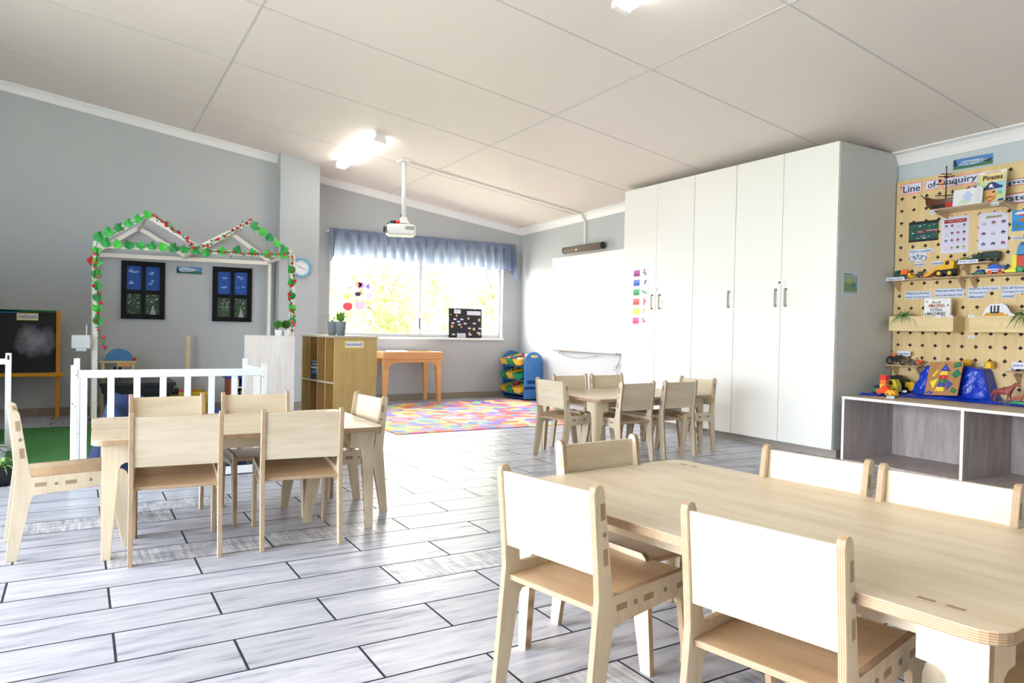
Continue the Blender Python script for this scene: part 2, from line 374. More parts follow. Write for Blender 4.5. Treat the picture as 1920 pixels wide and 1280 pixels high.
for u0, u1, w0, w1 in ((-3.2, 6.4, 0, None),):
    b.prism([(u0, w0), (u1, w0), (u1, w1 or cz(u1, -2.2)), (u0, w1 or cz(u0, -2.2))], 1, -2.4, -2.2)
struct(b, 'wall_front')

struct(MB('wall_paint').box(-3.0, -.66, 7.0, 7.1, 0, 1.6), 'wall_added_shade')  # unseen partition, added to keep door light off the play corner wall
def cornice(name, A, B, nrm, h=.085, d=.075):
    """cove moulding from A to B (xy) along a wall, standing off it along nrm"""
    rows = []
    prof = [(0, -h), (.012, -h), (.02, -h*.8), (.035, -h*.45), (.055, -h*.2), (d-.008, -.012), (d, -.012), (d, .01), (0, .01)]
    for (x, y) in (A, B):
        rows.append([(x+nrm[0]*p, y+nrm[1]*p, cz(x+nrm[0]*p, y+nrm[1]*p)+q) for p, q in prof])
    b = MB('cornice_paint'); b.grid(rows, smooth=False, close=True, cap=True); struct(b, name)
cornice('trim_1', (-3, YP), (2.04, YP), (0, -1)); cornice('trim_2', (2.5, YWN), (XF, YWN), (0, -1))
cornice('trim_3', (XF, YWN), (XF, 6.36), (-1, 0)); cornice('trim_4', (XR, 6.36), (XR, -2.2), (-1, 0), .1, .09)
# ceiling board joints
k = 5
for yy in (.47, 1.67, 2.87, 4.07, 5.33, 6.5, 7.9):
    b = MB('seam_paint'); w = .007
    b.grid([[(-3, yy-w, cz(-3, yy-w)-.0025), (-3, yy+w, cz(-3, yy+w)-.0025), (-3, yy+w, cz(-3, yy)+.01), (-3, yy-w, cz(-3, yy)+.01)],
            [(XR, yy-w, cz(XR, yy-w)-.0025), (XR, yy+w, cz(XR, yy+w)-.0025), (XR, yy+w, cz(XR, yy)+.01), (XR, yy-w, cz(XR, yy)+.01)]], smooth=False, close=True, cap=True)
    struct(b, 'trim_%d' % k); k += 1
for xx, ya, yb in ((1.08, -2.2, YP), (3.585, -2.2, YWN), (-1.4, -2.2, YP)):
    b = MB('seam_paint'); w = .008
    b.grid([[(xx-w, yy, cz(xx-w, yy)-.003), (xx+w, yy, cz(xx+w, yy)-.003), (xx+w, yy, cz(xx, yy)+.01), (xx-w, yy, cz(xx, yy)+.01)] for yy in (ya, yb)], smooth=False, close=True, cap=True)
    struct(b, 'trim_%d' % k); k += 1
# skirting of cut floor tiles
def skirt(name, A, B, nrm):
    b = MB('tile_skirt', 'black_frame'); A, B = Vector(A), Vector(B); L = (B-A).length; d = (B-A)/L; t = 0; nv = Vector(nrm)
    while t < L-.01:
        e = min(t+.655, L); p, q = A+d*t, A+d*(e-.004)
        a = (min(p.x, q.x, (p+nv*.01).x, (q+nv*.01).x), max(p.x, q.x, (p+nv*.01).x, (q+nv*.01).x)); c = (min(p.y, q.y, (p+nv*.01).y), max(p.y, q.y, (q+nv*.01).y, (p+nv*.01).y))
        b.box(a[0], a[1], c[0], c[1], 0, .085); t = e
    struct(b, name)
skirt('baseboard_playhouse', (-3, YP), (2.03, YP), (0, -1)); skirt('baseboard_window', (2.5, YWN), (XF, YWN), (0, -1)); skirt('baseboard_right', (XF, YWN), (XF, 6.4), (-1, 0))
skirt('baseboard_pillar', (2.03, 8.8), (2.5, 8.8), (0, -1))

# window: two sliding panes in white aluminium
win = thing('window_1', None, None, ((wx0+wx1)/2, 9.5, wz0)); win['kind'] = 'structure'
b = MB('white_paint'); f = .045; ya, yb = 9.46, 9.53
b.box(wx0, wx1, ya, yb, wz0, wz0+.05).box(wx0, wx1, ya, yb, wz1-f, wz1).box(wx0, wx0+f, ya, yb, wz0+.05, wz1-f).box(wx1-f, wx1, ya, yb, wz0+.05, wz1-f)
b.part('window_frame', win, .004)
mxx = at(787, 560, 1, 9.48).x
b = MB('white_paint'); b.box(mxx-.035, mxx-.002, ya-.015, yb-.02, wz0+.05, wz1-f).box(mxx+.002, mxx+.032, ya+.01, yb, wz0+.05, wz1-f)
b.part('mullion', win, .003)
MB('plastic').box(mxx-.03, mxx-.008, ya-.032, ya-.015, wz0+.12, wz0+.27, c=(90, 92, 100)).part('latch', win, .004)
for xa, xb, yy in ((wx0+f, mxx-.035, 9.475), (mxx+.032, wx1-f, 9.51)):
    g = MB('pane_glass'); g.face([(xa, yy, wz0+.05), (xb, yy, wz0+.05), (xb, yy, wz1-f), (xa, yy, wz1-f)]); g.part('pane', win)
MB('white_paint').box(wx0-.02, wx1+.02, 9.335, 9.465, wz0-.03, wz0).part('window_sill', win, .006)

# ---------------------------------------------------------------- garden beyond the window
struct(MB('grass_out').box(-16, 20, 9.7, 34, -.25, -.15), 'ground_garden')
struct(MB('grass_out').box(-24, -3.3, -12, 9.6, -.25, -.15), 'ground_yard')
def tree(x, y, h, rad, n, label, cols, seed):
    rng = random.Random(seed); t = thing('garden_tree', label, 'tree', (x, y, -.2), group='garden trees outside the window')
    b = MB('matte'); b.tube([(x, y, -.2), (x+.1, y, h*.4), (x-.05, y+.1, h*.75)], [.12, .09, .04], 8, c=(120, 100, 80))
    for k in range(5):
        a = k*1.3; b.tube([(x, y, h*.35+.1*k), (x+math.cos(a)*rad*.6, y+math.sin(a)*rad*.6, h*.6+.1*k)], [.05, .02], 6, c=(120, 100, 80))
    b.part('trunk', t); b = MB('garden_leaf'); cl = [(rng.gauss(0, .5)*rad, rng.gauss(0, .5)*rad, h*.55+rng.gauss(0, .26)*h, rng.uniform(.25, .5)*rad) for _ in range(16)]
    for _ in range(n):
        q = rng.choice(cl); p = Vector((x+q[0]+rng.gauss(0, .5)*q[3], y+q[1]+rng.gauss(0, .5)*q[3], max(.1, q[2]+rng.gauss(0, .5)*q[3]))); p.x = x+max(-rad, min(rad, p.x-x)); p.y = y+max(-rad, min(rad, p.y-y))
        a = Vector((rng.gauss(0, 1), rng.gauss(0, 1), rng.gauss(0, 1))).normalized(); c_ = a.cross(Vector((rng.gauss(0, 1), rng.gauss(0, 1), rng.gauss(0, 1)))).normalized(); w = rng.uniform(.035, .07)
        b.face([p-a*w*1.6, p+c_*w*.7, p+a*w*1.6, p-c_*w*.7], c=rng.choice(cols))
    b.part('crown', t)
G1 = [(150, 190, 100), (174, 208, 124), (134, 176, 90), (196, 220, 156)]; G2 = [(186, 208, 130), (206, 220, 156), (160, 194, 110)]; G3 = [(150, 184, 110), (120, 156, 84), (190, 206, 140)]
tree(4.7, 13.0, 2.7, 1.25, 2600, 'pale green bushy tree outside, behind the left pane of the window', G1, 1)
tree(7.9, 13.8, 3.1, 1.4, 2800, 'yellow-green dense tree outside, behind the right pane of the window', G2, 2)
tree(10.2, 17.5, 4.4, 1.8, 2600, 'taller green tree outside, rearmost behind the right pane of the window', G3, 3)
tree(6.0, 17.0, 2.6, 1.8, 1800, 'low light green shrub outside, behind the potted plants at the window left', G2, 4)

# ---------------------------------------------------------------- birch children's chairs
def chair_parts(root):
    prof = [(-.235, 0), (-.195, 0), (-.147, .255), (-.138, .268), (.095, .282), (.128, .278), (.142, .262), (.152, .206), (.196, 0), (.236, 0),
            (.212, .318), (.206, .338), (.190, .350), (-.146, .345), (-.152, .362), (-.190, .612), (-.198, .626), (-.210, .630), (-.224, .624), (-.228, .610), (-.207, .40), (-.203, .345)]
    for sgn, mt in ((-1, 0), (1, 0)):
        b = MB('birch_z', 'edge_x', 'tenon_wood'); xa, xb = sgn*.162, sgn*.180
        b.prism(prof, 0, xa, xb, 0, 1)
        def tenon(u, w, du, dw, ang):
            x = sgn*.1803; ca, sa = math.cos(ang), math.sin(ang); pts = []
            for i, j in ((-1, -1), (1, -1), (1, 1), (-1, 1)): pts.append((x, u+ca*du*i-sa*dw*j, w+sa*du*i+ca*dw*j))
            b.face(pts, 2)
        for u, w in ((-.196, .562), (-.181, .448)): tenon(u, w, .0085, .021, .09)
        for u in (-.115, -.005, .14): tenon(u, .312, .021, .0085, .02)
        fr = b.part('side_frame', root, .0015)
        for u, w in ((-.188, .505), (-.06, .311), (.066, .314)):
            q = MB('steel_bolt'); q.lathe([(.0065, 0), (.0065, .0015), (.003, .0016), (.0028, .0005)], (sgn*.1803, u, w), 12, 0) if sgn > 0 else q.lathe([(.0065, 0), (.0065, -.0015), (.003, -.0016), (.0028, -.0005)], (sgn*.1803, u, w), 12, 0)
            q.part('bolt', fr)
    b = MB('birch_x', 'edge_y'); ang = .15
    # backrest leans with the posts
    z0, z1, th = .402, .612, .013; yb0, yb1 = -.201, -.222
    b.prism([(yb0, z0), (yb0+th, z0), (yb1+th, z1), (yb1, z1)], 0, -.162, .162, 1, 0)
    o = b.part('backrest', root, .0015)
    b = MB('seat_ply', 'edge_z'); b.prism([(-.188, .303), (.198, .316), (.203, .322), (.2, .332), (-.188, .318)], 0, -.162, .162, 0, 0)
    b.prism([(-.19, .304), (-.188, .303), (-.188, .318), (-.19, .3175)], 0, -.162, .162, 1, 1)
    b.part('seat', root, .001)
chair0 = thing('child_chair', 'x', 'chair', local=True); chair_parts(chair0); index_kids()
_first = [True]
def chair(x, y, az, label, group):
    c = chair0 if _first[0] else copy_tree(chair0); _first[0] = False
    c.location = (x, y, 0); c.rotation_euler = (0, 0, -math.radians(az)); c['label'] = label; c['group'] = group
g1, g2, g3 = 'birch chairs at the left table', 'birch chairs at the front right table', 'birch chairs at the table by the cupboards'
chair(.376, 3.52, 5, 'birch chair, left one on the near side of the left table, back to the viewer', g1)
chair(.897, 3.48, 6.5, 'birch chair, right one on the near side of the left table, back to the viewer', g1)
chair(-.034, 3.79, 85, 'birch chair seen side-on at the left end of the left table', g1)
chair(.403, 3.985, 180, 'birch chair on the far side of the left table, the one further left', g1)
chair(.847, 3.98, 181, 'birch chair on the far side of the left table, nearer the white shelf', g1)
chair(1.20, 3.86, 264, 'birch chair at the right end of the left table, in front of the tall bookshelf', g1)
chair(1.256, 1.597, 79, 'birch chair with white backrest on the left side of the front right table, further away', g2)
chair(1.403, 1.037, 78.5, 'largest foreground birch chair, nearest on the left side of the front right table', g2)
chair(1.596, 1.817, 176, 'birch chair with shaded brown backrest at the far end of the front right table', g2)
chair(1.84, 1.458, 261.5, 'birch chair on the right side of the front right table, further from the viewer', g2)
chair(1.862, 1.060, 262.6, 'birch chair on the right side of the front right table, nearer the right edge', g2)
chair(1.66, .60, 3, 'birch chair whose seat shows under the near corner of the front right table', g2)
chair(3.404, 4.734, 85, 'birch chair at the left end of the table by the cupboards', g3)
chair(3.672, 4.465, -5, 'birch chair, left one on the near side of the cupboard table, back to the viewer', g3)
chair(4.15, 4.485, -2, 'birch chair, right one on the near side of the cupboard table, back to the viewer', g3)
chair(3.70, 4.96, 180, 'birch chair on the far side of the cupboard table, nearer the blue toy rack', g3)
chair(4.10, 4.95, 180, 'birch chair on the far side of the cupboard table, the right one', g3)
chair(4.40, 4.50, 262, 'birch chair at the right end of the cupboard table, against the white cupboard doors', g3)

# ---------------------------------------------------------------- tables
def table(cx, cy, L_, W_, az, label, H=.515, insx=.04, insy=.05):
    root = thing('child_table', label, 'table', (cx, cy, 0), -math.radians(az), local=True); th = .024; hx, hy = L_/2, W_/2
    b = MB('birch_x', 'edge_z'); b.prism(rrect(-hx, hx, -hy, hy, .055, 6), 2, H-th, H, 0, 1)
    for sx_ in (-1, 1):
        for sy_ in (-1, 1):
            for k in (0, 1):
                u, w = sx_*(hx-.10-.05*k), sy_*(hy-.075-.0*k)
                b.face([(u-.02, w-.006, H+.0004), (u+.012, w-.006, H+.0004), (u+.012, w+.006, H+.0004), (u-.02, w+.006, H+.0004)], 1)
    b.part('tabletop', root, .003)
    zt = H-th
    leg_prof = lambda s: [(0, 0), (s*.036, 0), (s*.062, zt-.12), (s*.07, zt-.092), (s*.085, zt-.082), (s*.12, zt-.08), (s*.12, zt), (0, zt)]
    for sx_ in (-1, 1):
        for sy_ in (-1, 1):
            b = MB('birch_z', 'edge_x'); X, Y = sx_*(hx-insx), sy_*(hy-insy)
            b.prism([(X+u, w) for u, w in leg_prof(-sx_)], 1, Y, Y-sy_*.022, 0, 1)
            b.prism([(Y+(u if abs(u) > .01 else -sy_*.0221), w) for u, w in leg_prof(-sy_)], 0, X, X-sx_*.022, 0, 1)
            b.part('leg', root, .002)
    for s_ in (-1, 1):
        MB('birch_x', 'edge_y').box(-hx+insx+.024, hx-insx-.024, s_*(hy-insy-.05), s_*(hy-insy-.07), zt-.055, zt).part('apron', root, .001)
        MB('birch_y', 'edge_x').box(s_*(hx-insx-.08), s_*(hx-insx-.10), -hy+insy+.071, hy-insy-.071, zt-.055, zt).part('apron', root, .001)
    return root
table(.682, 3.80, 1.26, .83, 1, 'birch table with rounded corners on the left, ringed by six chairs', .512)
table(1.632, 1.31, 1.39, .835, 84.2, 'large birch table in the right foreground with rounded corners', .52)
table(3.945, 4.735, 1.23, .83, -1, 'birch table standing before the white cupboards at the back', .493)
# ---------------------------------------------------------------- helpers for flat printed pieces
def sheet(name, label, cat, org, xd, yd, w, h, color, group=None, th=.0012, mat='paper', prints=None, texts=None, poly=None, part_of=None):
    """thin card with its lower-left corner at org; prints: (u0,v0,u1,v1,colour) or ('p',[(u,v)..],colour) in 0..1"""
    org, xd, yd = Vector(org), Vector(xd).normalized(), Vector(yd).normalized(); nd = xd.cross(yd)
    b = MB(mat); P = lambda u, v, t=0: org+xd*u*w+yd*v*h+nd*t
    out = poly or [(0, 0), (1, 0), (1, 1), (0, 1)]
    fr = [P(u, v, th) for u, v in out]; bk = [P(u, v, 0) for u, v in out]; n = len(out)
    b.face(fr, c=color); b.face(list(reversed(bk)), c=color)
    for k in range(n): b.face([bk[k], bk[(k+1) % n], fr[(k+1) % n], fr[k]], c=color)
    lay = th+.0004
    for q in prints or []:
        if q[0] == 'p': b.face([P(u, v, lay) for u, v in q[1]], c=q[2])
        elif q[0] == 'e':
            _, u, v, ru, rv, c_ = q; b.face([P(u+ru*math.cos(2*PI*k/14), v+rv*math.sin(2*PI*k/14), lay) for k in range(14)], c=c_)
        else: b.face([P(q[0], q[1], lay), P(q[2], q[1], lay), P(q[2], q[3], lay), P(q[0], q[3], lay)], c=q[4])
        lay += .00008
    if part_of is not None: root = b.part(name, part_of)
    elif texts:
        root = thing(name, label, cat, tuple(org), group=group); b.part('card', root)
    else: return b.single(name, label, cat, group)
    for t in texts or []:
        txt, u, v, uw, vh, c_ = t[:6]
        text_part(txt, root, P(u, v, lay+.0006), xd, yd, uw*w, vh*h, c_, bold=t[6] if len(t) > 6 else 0)
    return root
def label_tag(txt, org, xd, yd, w, h, label, border=None, ink=(40, 44, 90), bg_=(240, 240, 246), group=None, lines=None):
    pr = []
    if border: pr = [(.04, .12, .96, .88, bg_)]
    L_ = lines or [txt]; n = len(L_); tx = []
    for i, t in enumerate(L_):
        hh = (.5 if n == 1 else .66/n); v = (.28 if n == 1 else 1-(i+1)/n+.1/n); wl = .84*min(1, len(t)/max(len(q) for q in L_))
        tx.append((t, .08, v, wl, hh, ink))
    return sheet('word_card', label, 'card', org, xd, yd, w, h, border or bg_, prints=pr, texts=tx, group=group)
XP, ZP, YM = (1, 0, 0), (0, 0, 1), (0, -1, 0)

# ---------------------------------------------------------------- white slatted pen
WP = (232, 235, 234)
t = thing('wooden_pen', 'white painted slatted pen with chipped posts behind the left table', 'pen', (.52, 5.2, 0))
Yf, Yb, xl, xr = 5.03, 5.62, -.041, 1.097
def post(x, y, top, name='post'):
    b = MB('white_paint', 'matte'); b.box(x, x+.036, y, y+.036, 0, top)
    rng = random.Random(int(x*1000+y*7))
    for _ in range(5):
        z = rng.uniform(.12, top-.03); w = rng.uniform(.003, .008); u = rng.uniform(.004, .026)
        b.face([(x+u, y-.0006, z), (x+u+w, y-.0006, z+.003), (x+u+w*.8, y-.0006, z+w*1.3), (x+u-.002, y-.0006, z+w*.8)], 1, (120, 84, 52))
    b.part(name, t, .003)
post(xl, Yf, .738); post(xr-.036, Yf, .738); post(xl+.012, Yb, .752); post(xr-.05, Yb, .75)
def rail(x0, x1, y0, y1, z0, z1): MB('white_paint').box(x0, x1, y0, y1, z0, z1).part('rail', t, .003)
rail(xl+.036, xr-.036, Yf+.006, Yf+.03, .66, .708); rail(xl+.036, xr-.036, Yf+.006, Yf+.03, .01, .06)
rail(xl+.048, xr-.05, Yb+.006, Yb+.03, .01, .06)
rail(xr-.042, xr-.018, Yf+.036, Yb, .66, .708); rail(xr-.042, xr-.018, Yf+.036, Yb, .01, .06)
rail(xl+.014, xl+.036, Yf+.036, Yb, .01, .06)
for px in (157, 208, 257, 306, 352, 397, 440, 482):
    x = at(px, 740, 1, Yf+.01).x; MB('white_paint').box(x-.019, x+.019, Yf+.01, Yf+.026, .06, .66).part('slat', t, .002)
def cloth_heap(name, label, cat, x0, x1, y0, y1, h, mat, seed, n=26):
    rng = random.Random(seed); ph = [rng.uniform(0, 6) for _ in range(6)]; b = MB(mat); rows = []
    for i in range(n+1):
        r = []; u = i/n
        for j in range(n+1):
            v = j/n; e = sm(min(u, 1-u)*5)*sm(min(v, 1-v)*5)
            z = h*e*(.72+.16*math.sin(5*u+ph[0])+.12*math.sin(7*v+ph[1]+3*u)+.06*math.sin(17*u+11*v+ph[2])+.03*math.sin(31*v+ph[3]))
            r.append((x0+(x1-x0)*u, y0+(y1-y0)*v, max(.004, z)))
        rows.append(r)
    b.grid(rows); b.grid([[(x0, y0, .002), (x1, y0, .002)], [(x0, y1, .002), (x1, y1, .002)]], smooth=False)
    return b.single(name, label, cat)
cloth_heap('denim_cushion', 'blue patterned floor cushion heaped inside the white pen', 'cushion', .0, 1.04, 5.075, 5.60, .56, 'denim', 3)
cloth_heap('bean_bag', 'light blue denim bean bag at the left picture edge', 'bean bag', -.98, -.48, 5.95, 6.42, .42, 'denim', 8)
# second pen at the very left
t2 = thing('pen_panel', 'grey-white pen panel at the left picture edge, before the chalkboard', 'pen', (-.7, 6.6, 0))
MB('white_paint').box(-.475, -.437, 6.6, 6.636, 0, .75).part('post', t2, .003)
MB('white_paint').box(-1.3, -1.262, 6.6, 6.636, 0, .75).part('post', t2, .003)
MB('matte').box(-.463, -.450, 6.5985, 6.6, .70, .735, c=(40, 38, 40)).part('bracket_hole', t2)
for z0, z1 in ((.665, .708), (.02, .06)): MB('white_paint').box(-1.262, -.475, 6.606, 6.63, z0, z1).part('rail', t2, .003)
for k in range(5): MB('white_paint').box(-1.16+k*.14, -1.125+k*.14, 6.61, 6.626, .06, .665).part('slat', t2)
MB('turf').box(-.64, .78, 5.66, 7.95, 0, .012).single('turf_rug', 'green artificial turf rug on the floor behind the left chair', 'rug')

# potted plant at left edge
def strap_plant(parent, cen, n, L_, cols, seed, w=.008, spread=1, name='foliage', droop=1.0, zmin=None, amin=0, amax=2*PI):
    rng = random.Random(seed); b = MB('leafy')
    for k in range(n):
        a = amin+(amax-amin)*(k+rng.random())/n; el = rng.uniform(.5, 1.35); ln = L_*rng.uniform(.65, 1.1); d = Vector((math.cos(a), math.sin(a), 0)); sd = Vector((-d.y, d.x, 0)); rows = []
        for q in range(7):
            u = q/6; r = ln*u*math.cos(el)*spread; z = ln*(u*math.sin(el)-droop*u*u*.75); ww = w*math.sin(PI*min(.97, u*.8+.2))
            p = Vector(cen)+d*r+Vector((0, 0, z))
            if zmin is not None: p.z = max(p.z, zmin)
            rows.append([p-sd*ww, p+Vector((0, 0, -ww*.4)), p+sd*ww])
        b.grid(rows, c=rng.choice(cols))
    return b.part(name, parent)
GR = [(70, 132, 50), (96, 160, 62), (52, 108, 44), (128, 178, 84)]
t = thing('potted_plant', 'green spiky plant in a round black pot at the left picture edge', 'plant', (-.40, 5.32, 0))
b = MB('plastic'); b.lathe([(.07, 0), (.085, .11), (.09, .115), (.078, .115), (.075, .09)], (-.40, 5.32, 0), 20, c=(30, 28, 36)); b.part('pot', t)
strap_plant(t, (-.40, 5.32, .1), 22, .2, [(120, 178, 90), (160, 200, 120), (84, 140, 60)], 4, .007)
t = thing('potted_plant', 'dark leaved plant in a white bowl behind the black pot, left edge', 'plant', (-.50, 5.72, 0))
MB('plastic').lathe([(.06, 0), (.10, .14), (.105, .15), (.09, .15), (.085, .13)], (-.50, 5.72, 0), 20, c=(222, 222, 226)).part('pot', t)
strap_plant(t, (-.50, 5.72, .14), 16, .26, [(30, 60, 40), (44, 84, 50)], 5, .009)

# ---------------------------------------------------------------- chalkboard easel
t = thing('chalkboard_easel', 'black chalkboard with chalk smear in an orange wooden frame with legs', 'chalkboard', (-.5, 8.8, 0))
MB('chalk_slate').box(-1.1, -.205, 8.80, 8.815, .47, 1.085).part('slate', t)
OR = (222, 150, 50)
MB('matte').box(-.205, -.168, 8.785, 8.83, 0, 1.10, c=OR).part('leg', t, .003)
MB('matte').box(-1.137, -1.1, 8.785, 8.83, 0, 1.10, c=OR).part('leg', t, .003)
MB('matte').box(-1.1, -.205, 8.785, 8.825, 1.085, 1.105, c=(40, 110, 60)).part('top_rail', t)
MB('matte').box(-1.16, -.13, 8.74, 8.83, .43, .465, c=(226, 160, 40)).part('chalk_tray', t, .003)
MB('matte').box(-.80, -.52, 8.785, 8.80, 1.072, 1.098, c=(50, 120, 180)).part('sticker', t)
p0 = at(31, 600, 1, 8.795); p1 = at(72, 587, 1, 8.795)
label_tag('chalkboard', (p0.x, 8.798, p0.z), XP, ZP, p1.x-p0.x, p1.z-p0.z, 'yellow-edged word card reading chalkboard on the black chalkboard', (238, 222, 90))

# ---------------------------------------------------------------- playhouse frame with two gables
t = thing('playhouse_frame', 'white wooden playhouse frame with two gabled roofs over fake windows', 'playhouse', (1.03, 8.3, 0))
CR = (240, 236, 228)
def beam(A, B, w=.045, name='beam', d=.03):
    A, B = Vector(A), Vector(B); ax = (B-A).normalized(); up = Vector((0, 1, 0)); s_ = ax.cross(up)
    if s_.length < .1: up = Vector((0, 0, 1)); s_ = ax.cross(up)
    MB('matte').obox((A+B)/2, ax, s_.normalized(), up, (B-A).length/2, w/2, d/2, c=CR).part(name, t, .002)
YF, YB = 7.8, 8.9
fl_, fp, fv, fp2, fr_ = (.116, 1.73), (.545, 2.035), (1.015, 1.76), (1.50, 2.06), (1.933, 1.765)
for Y in (YF, YB):
    for a, c_ in ((fl_, fp), (fp, fv), (fv, fp2), (fp2, fr_)): beam((a[0], Y, a[1]), (c_[0], Y, c_[1]), name='rafter')
    beam((.11, Y, 1.715), (1.95, Y, 1.74), name='cross_beam')
    for x in (.125, 1.94): beam((x, Y, 0), (x, Y, 1.74), .045 if Y == YF else .035, name='post', d=.04)
for p in (fl_, fp, fv, fp2, fr_): beam((p[0], YF+.02, p[1]-.012), (p[0], YB-.02, p[1]-.012), .03, name='ridge')
# leaf garland and rose garland hung on the frame
def pathpt(path, u):
    seg = [(Vector(path[i+1])-Vector(path[i])).length for i in range(len(path)-1)]; s_ = u*sum(seg)
    for i, L_ in enumerate(seg):
        if s_ <= L_ or i == len(seg)-1: return Vector(path[i]).lerp(Vector(path[i+1]), min(1, s_/L_))
        s_ -= L_
yg = YF-.035
def gl(px, py): return tuple(at(px, py, 1, yg))
tg = thing('leaf_garland', 'garland of large green paper leaves strung along the white playhouse frame', 'garland', (1.0, yg, 1.0))
rng = random.Random(5); GL = [(36, 160, 66), (80, 200, 76), (24, 138, 62), (60, 184, 80)]
spots = []
for path, n in (([(183, 600), (181, 470)], 7), ([(184, 444), (277, 402)], 6), ([(198, 455), (238, 459), (300, 462), (366, 470)], 9), ([(386, 474), (440, 468), (500, 476), (530, 478)], 6), ([(478, 424), (532, 466)], 5), ([(548, 602), (546, 505)], 5)):
    pts = [gl(*p) for p in path]
    for k in range(n): spots.append((pathpt(pts, k/(n-1)), k))
vine = MB('matte')
for path in ([(184, 600), (181, 455), (277, 400)], [(190, 452), (373, 466), (400, 470), (540, 476)], [(469, 412), (540, 470), (547, 620)]):
    vine.tube([Vector(gl(*p))+Vector((0, .012, 0)) for p in path], .003, 5, c=(60, 130, 60))
vine.part('string', tg)
for p, k in spots:
    a = rng.uniform(-.7, .7)+(PI if k % 2 else 0)*.15; s_ = rng.uniform(.040, .048); b = MB('leafy'); lobed = rng.random() < .35; n = 16; out = []
    for j in range(n):
        q = 2*PI*j/n; r = s_*(1-.28*abs(math.sin(q)))*(1+(.25*math.cos(5*q) if lobed else 0)); u, w = r*math.cos(q)*(1-.35*max(0, math.sin(q))), r*1.3*math.sin(q)*(1+.25*max(0, math.sin(q))**4)
        out.append(p+Vector((u*math.cos(a)-w*math.sin(a), .012*math.sin(q*2)-.004, u*math.sin(a)+w*math.cos(a))))
    cen = p+Vector((0, -.012, 0)); col_ = GL[k % 4] if rng.random() < .7 else rng.choice(GL)
    for j in range(n): b.face([cen, out[j], out[(j+1) % n]], c=col_, smooth=True)
    b.part('leaf', tg)
tr_ = thing('rose_garland', 'garland of small red roses with tiny leaves twined on the playhouse frame', 'garland', (1.05, yg-.02, 1.0))
b = MB('leafy'); fl_sp = []
for path, n in (([(183, 465), (176, 520), (187, 560), (182, 600), (190, 640), (198, 655)], 12), ([(284, 402), (312, 420), (345, 445), (366, 470)], 12), ([(376, 465), (410, 448), (445, 428), (470, 412)], 11), ([(385, 470), (430, 474), (500, 478), (540, 474)], 11), ([(545, 478), (550, 520), (541, 560), (550, 590), (546, 628)], 14)):
    pts = [Vector(gl(*p))-Vector((0, .02, 0)) for p in path]; b.tube(pts, .003, 5, c=(50, 110, 50))
    for k in range(n*4):
        q = pathpt(pts, k/(n*4-1))+Vector((rng.gauss(0, .014), rng.gauss(0, .008), rng.gauss(0, .014))); a = Vector((rng.gauss(0, 1), rng.gauss(0, .5), rng.gauss(0, 1))).normalized(); s_ = Vector((-a.z, 0, a.x))
        b.face([q-a*.015, q+s_*.007, q+a*.015, q-s_*.007], c=rng.choice([(60, 140, 50), (90, 170, 60), (40, 100, 44)]))
    for k in range(n): fl_sp.append(pathpt(pts, (k+.5)/n)+Vector((rng.gauss(0, .012), -.01, rng.gauss(0, .012))))
b.part('vine', tr_)
for q in fl_sp:
    f_ = MB('matte'); r = rng.uniform(.010, .018); f_.ball(q, r, r*.8, r, c=rng.choice([(214, 40, 60), (226, 70, 90), (190, 30, 44)]), n=8); f_.part('flower', tr_)
q = gl(170, 487)
MB('matte').prism([(q[0]-.035, q[2]), (q[0], q[2]-.05), (q[0]+.05, q[2]-.04), (q[0]+.01, q[2]+.05)], 1, yg+.05, yg+.054, c=(196, 40, 44)).single('red_bird', 'red folded paper decoration on the left post of the playhouse', 'decoration')

# ---------------------------------------------------------------- fake windows on the wall
def fake_window(px0, py0, px1, py1, label, seed):
    p0, p1 = at(px0, py1, 1, 8.97), at(px1, py0, 1, 8.97); x0, x1, z0, z1 = p0.x, p1.x, p0.z, p1.z; w = x1-x0; h = z1-z0
    t = thing('window_picture', label, 'picture', ((x0+x1)/2, 9.0, z0), group='fake window pictures'); f = .052; ms_ = .04
    b = MB('black_frame'); ya, yb = 8.968, 8.999
    b.box(x0, x1, ya, yb, z0, z0+f).box(x0, x1, ya, yb, z1-f, z1).box(x0, x0+f, ya, yb, z0+f, z1-f).box(x1-f, x1, ya, yb, z0+f, z1-f)
    xm, zm = (x0+x1)/2, z0+h*.47; b.box(xm-ms_/2, xm+ms_/2, ya+.003, yb, z0+f, z1-f).box(x0+f, xm-ms_/2, ya+.003, yb, zm-ms_/2, zm+ms_/2).box(xm+ms_/2, x1-f, ya+.003, yb, zm-ms_/2, zm+ms_/2)
    b.part('frame', t, .003)
    rng = random.Random(seed)
    for i, (a, c_) in enumerate(((x0+f, xm-ms_/2), (xm+ms_/2, x1-f))):
        for j, (d, e) in enumerate(((z0+f, zm-ms_/2), (zm+ms_/2, z1-f))):
            pr = []
            if j:
                base = (36, 78, 158)
                for _ in range(9):
                    u, v = rng.uniform(.25, .75), rng.choice([.3, .75])+rng.gauss(0, .04); pr.append(('e', u, v, rng.uniform(.1, .2), rng.uniform(.015, .035), rng.choice([(120, 160, 214), (160, 190, 226), (84, 126, 196)])))
            else:
                base = (58, 74, 60)
                for _ in range(60):
                    u, v = rng.uniform(.07, .93), rng.uniform(.05, .95); low = v < .5
                    pr.append(('e', u, v, rng.uniform(.02, .06), rng.uniform(.02, .05), rng.choice([(70, 120, 60), (96, 140, 80), (44, 66, 44)] if low else [(40, 56, 44), (130, 150, 140), (180, 194, 188), (60, 84, 60)])))
                if i: pr.append(('p', [(.35, 0), (.75, 0), (.58, .45), (.5, .45)], (150, 160, 160)))
            sheet('pane_print', None, None, (a, 8.99, d), XP, ZP, c_-a, e-d, base, prints=pr, part_of=t)
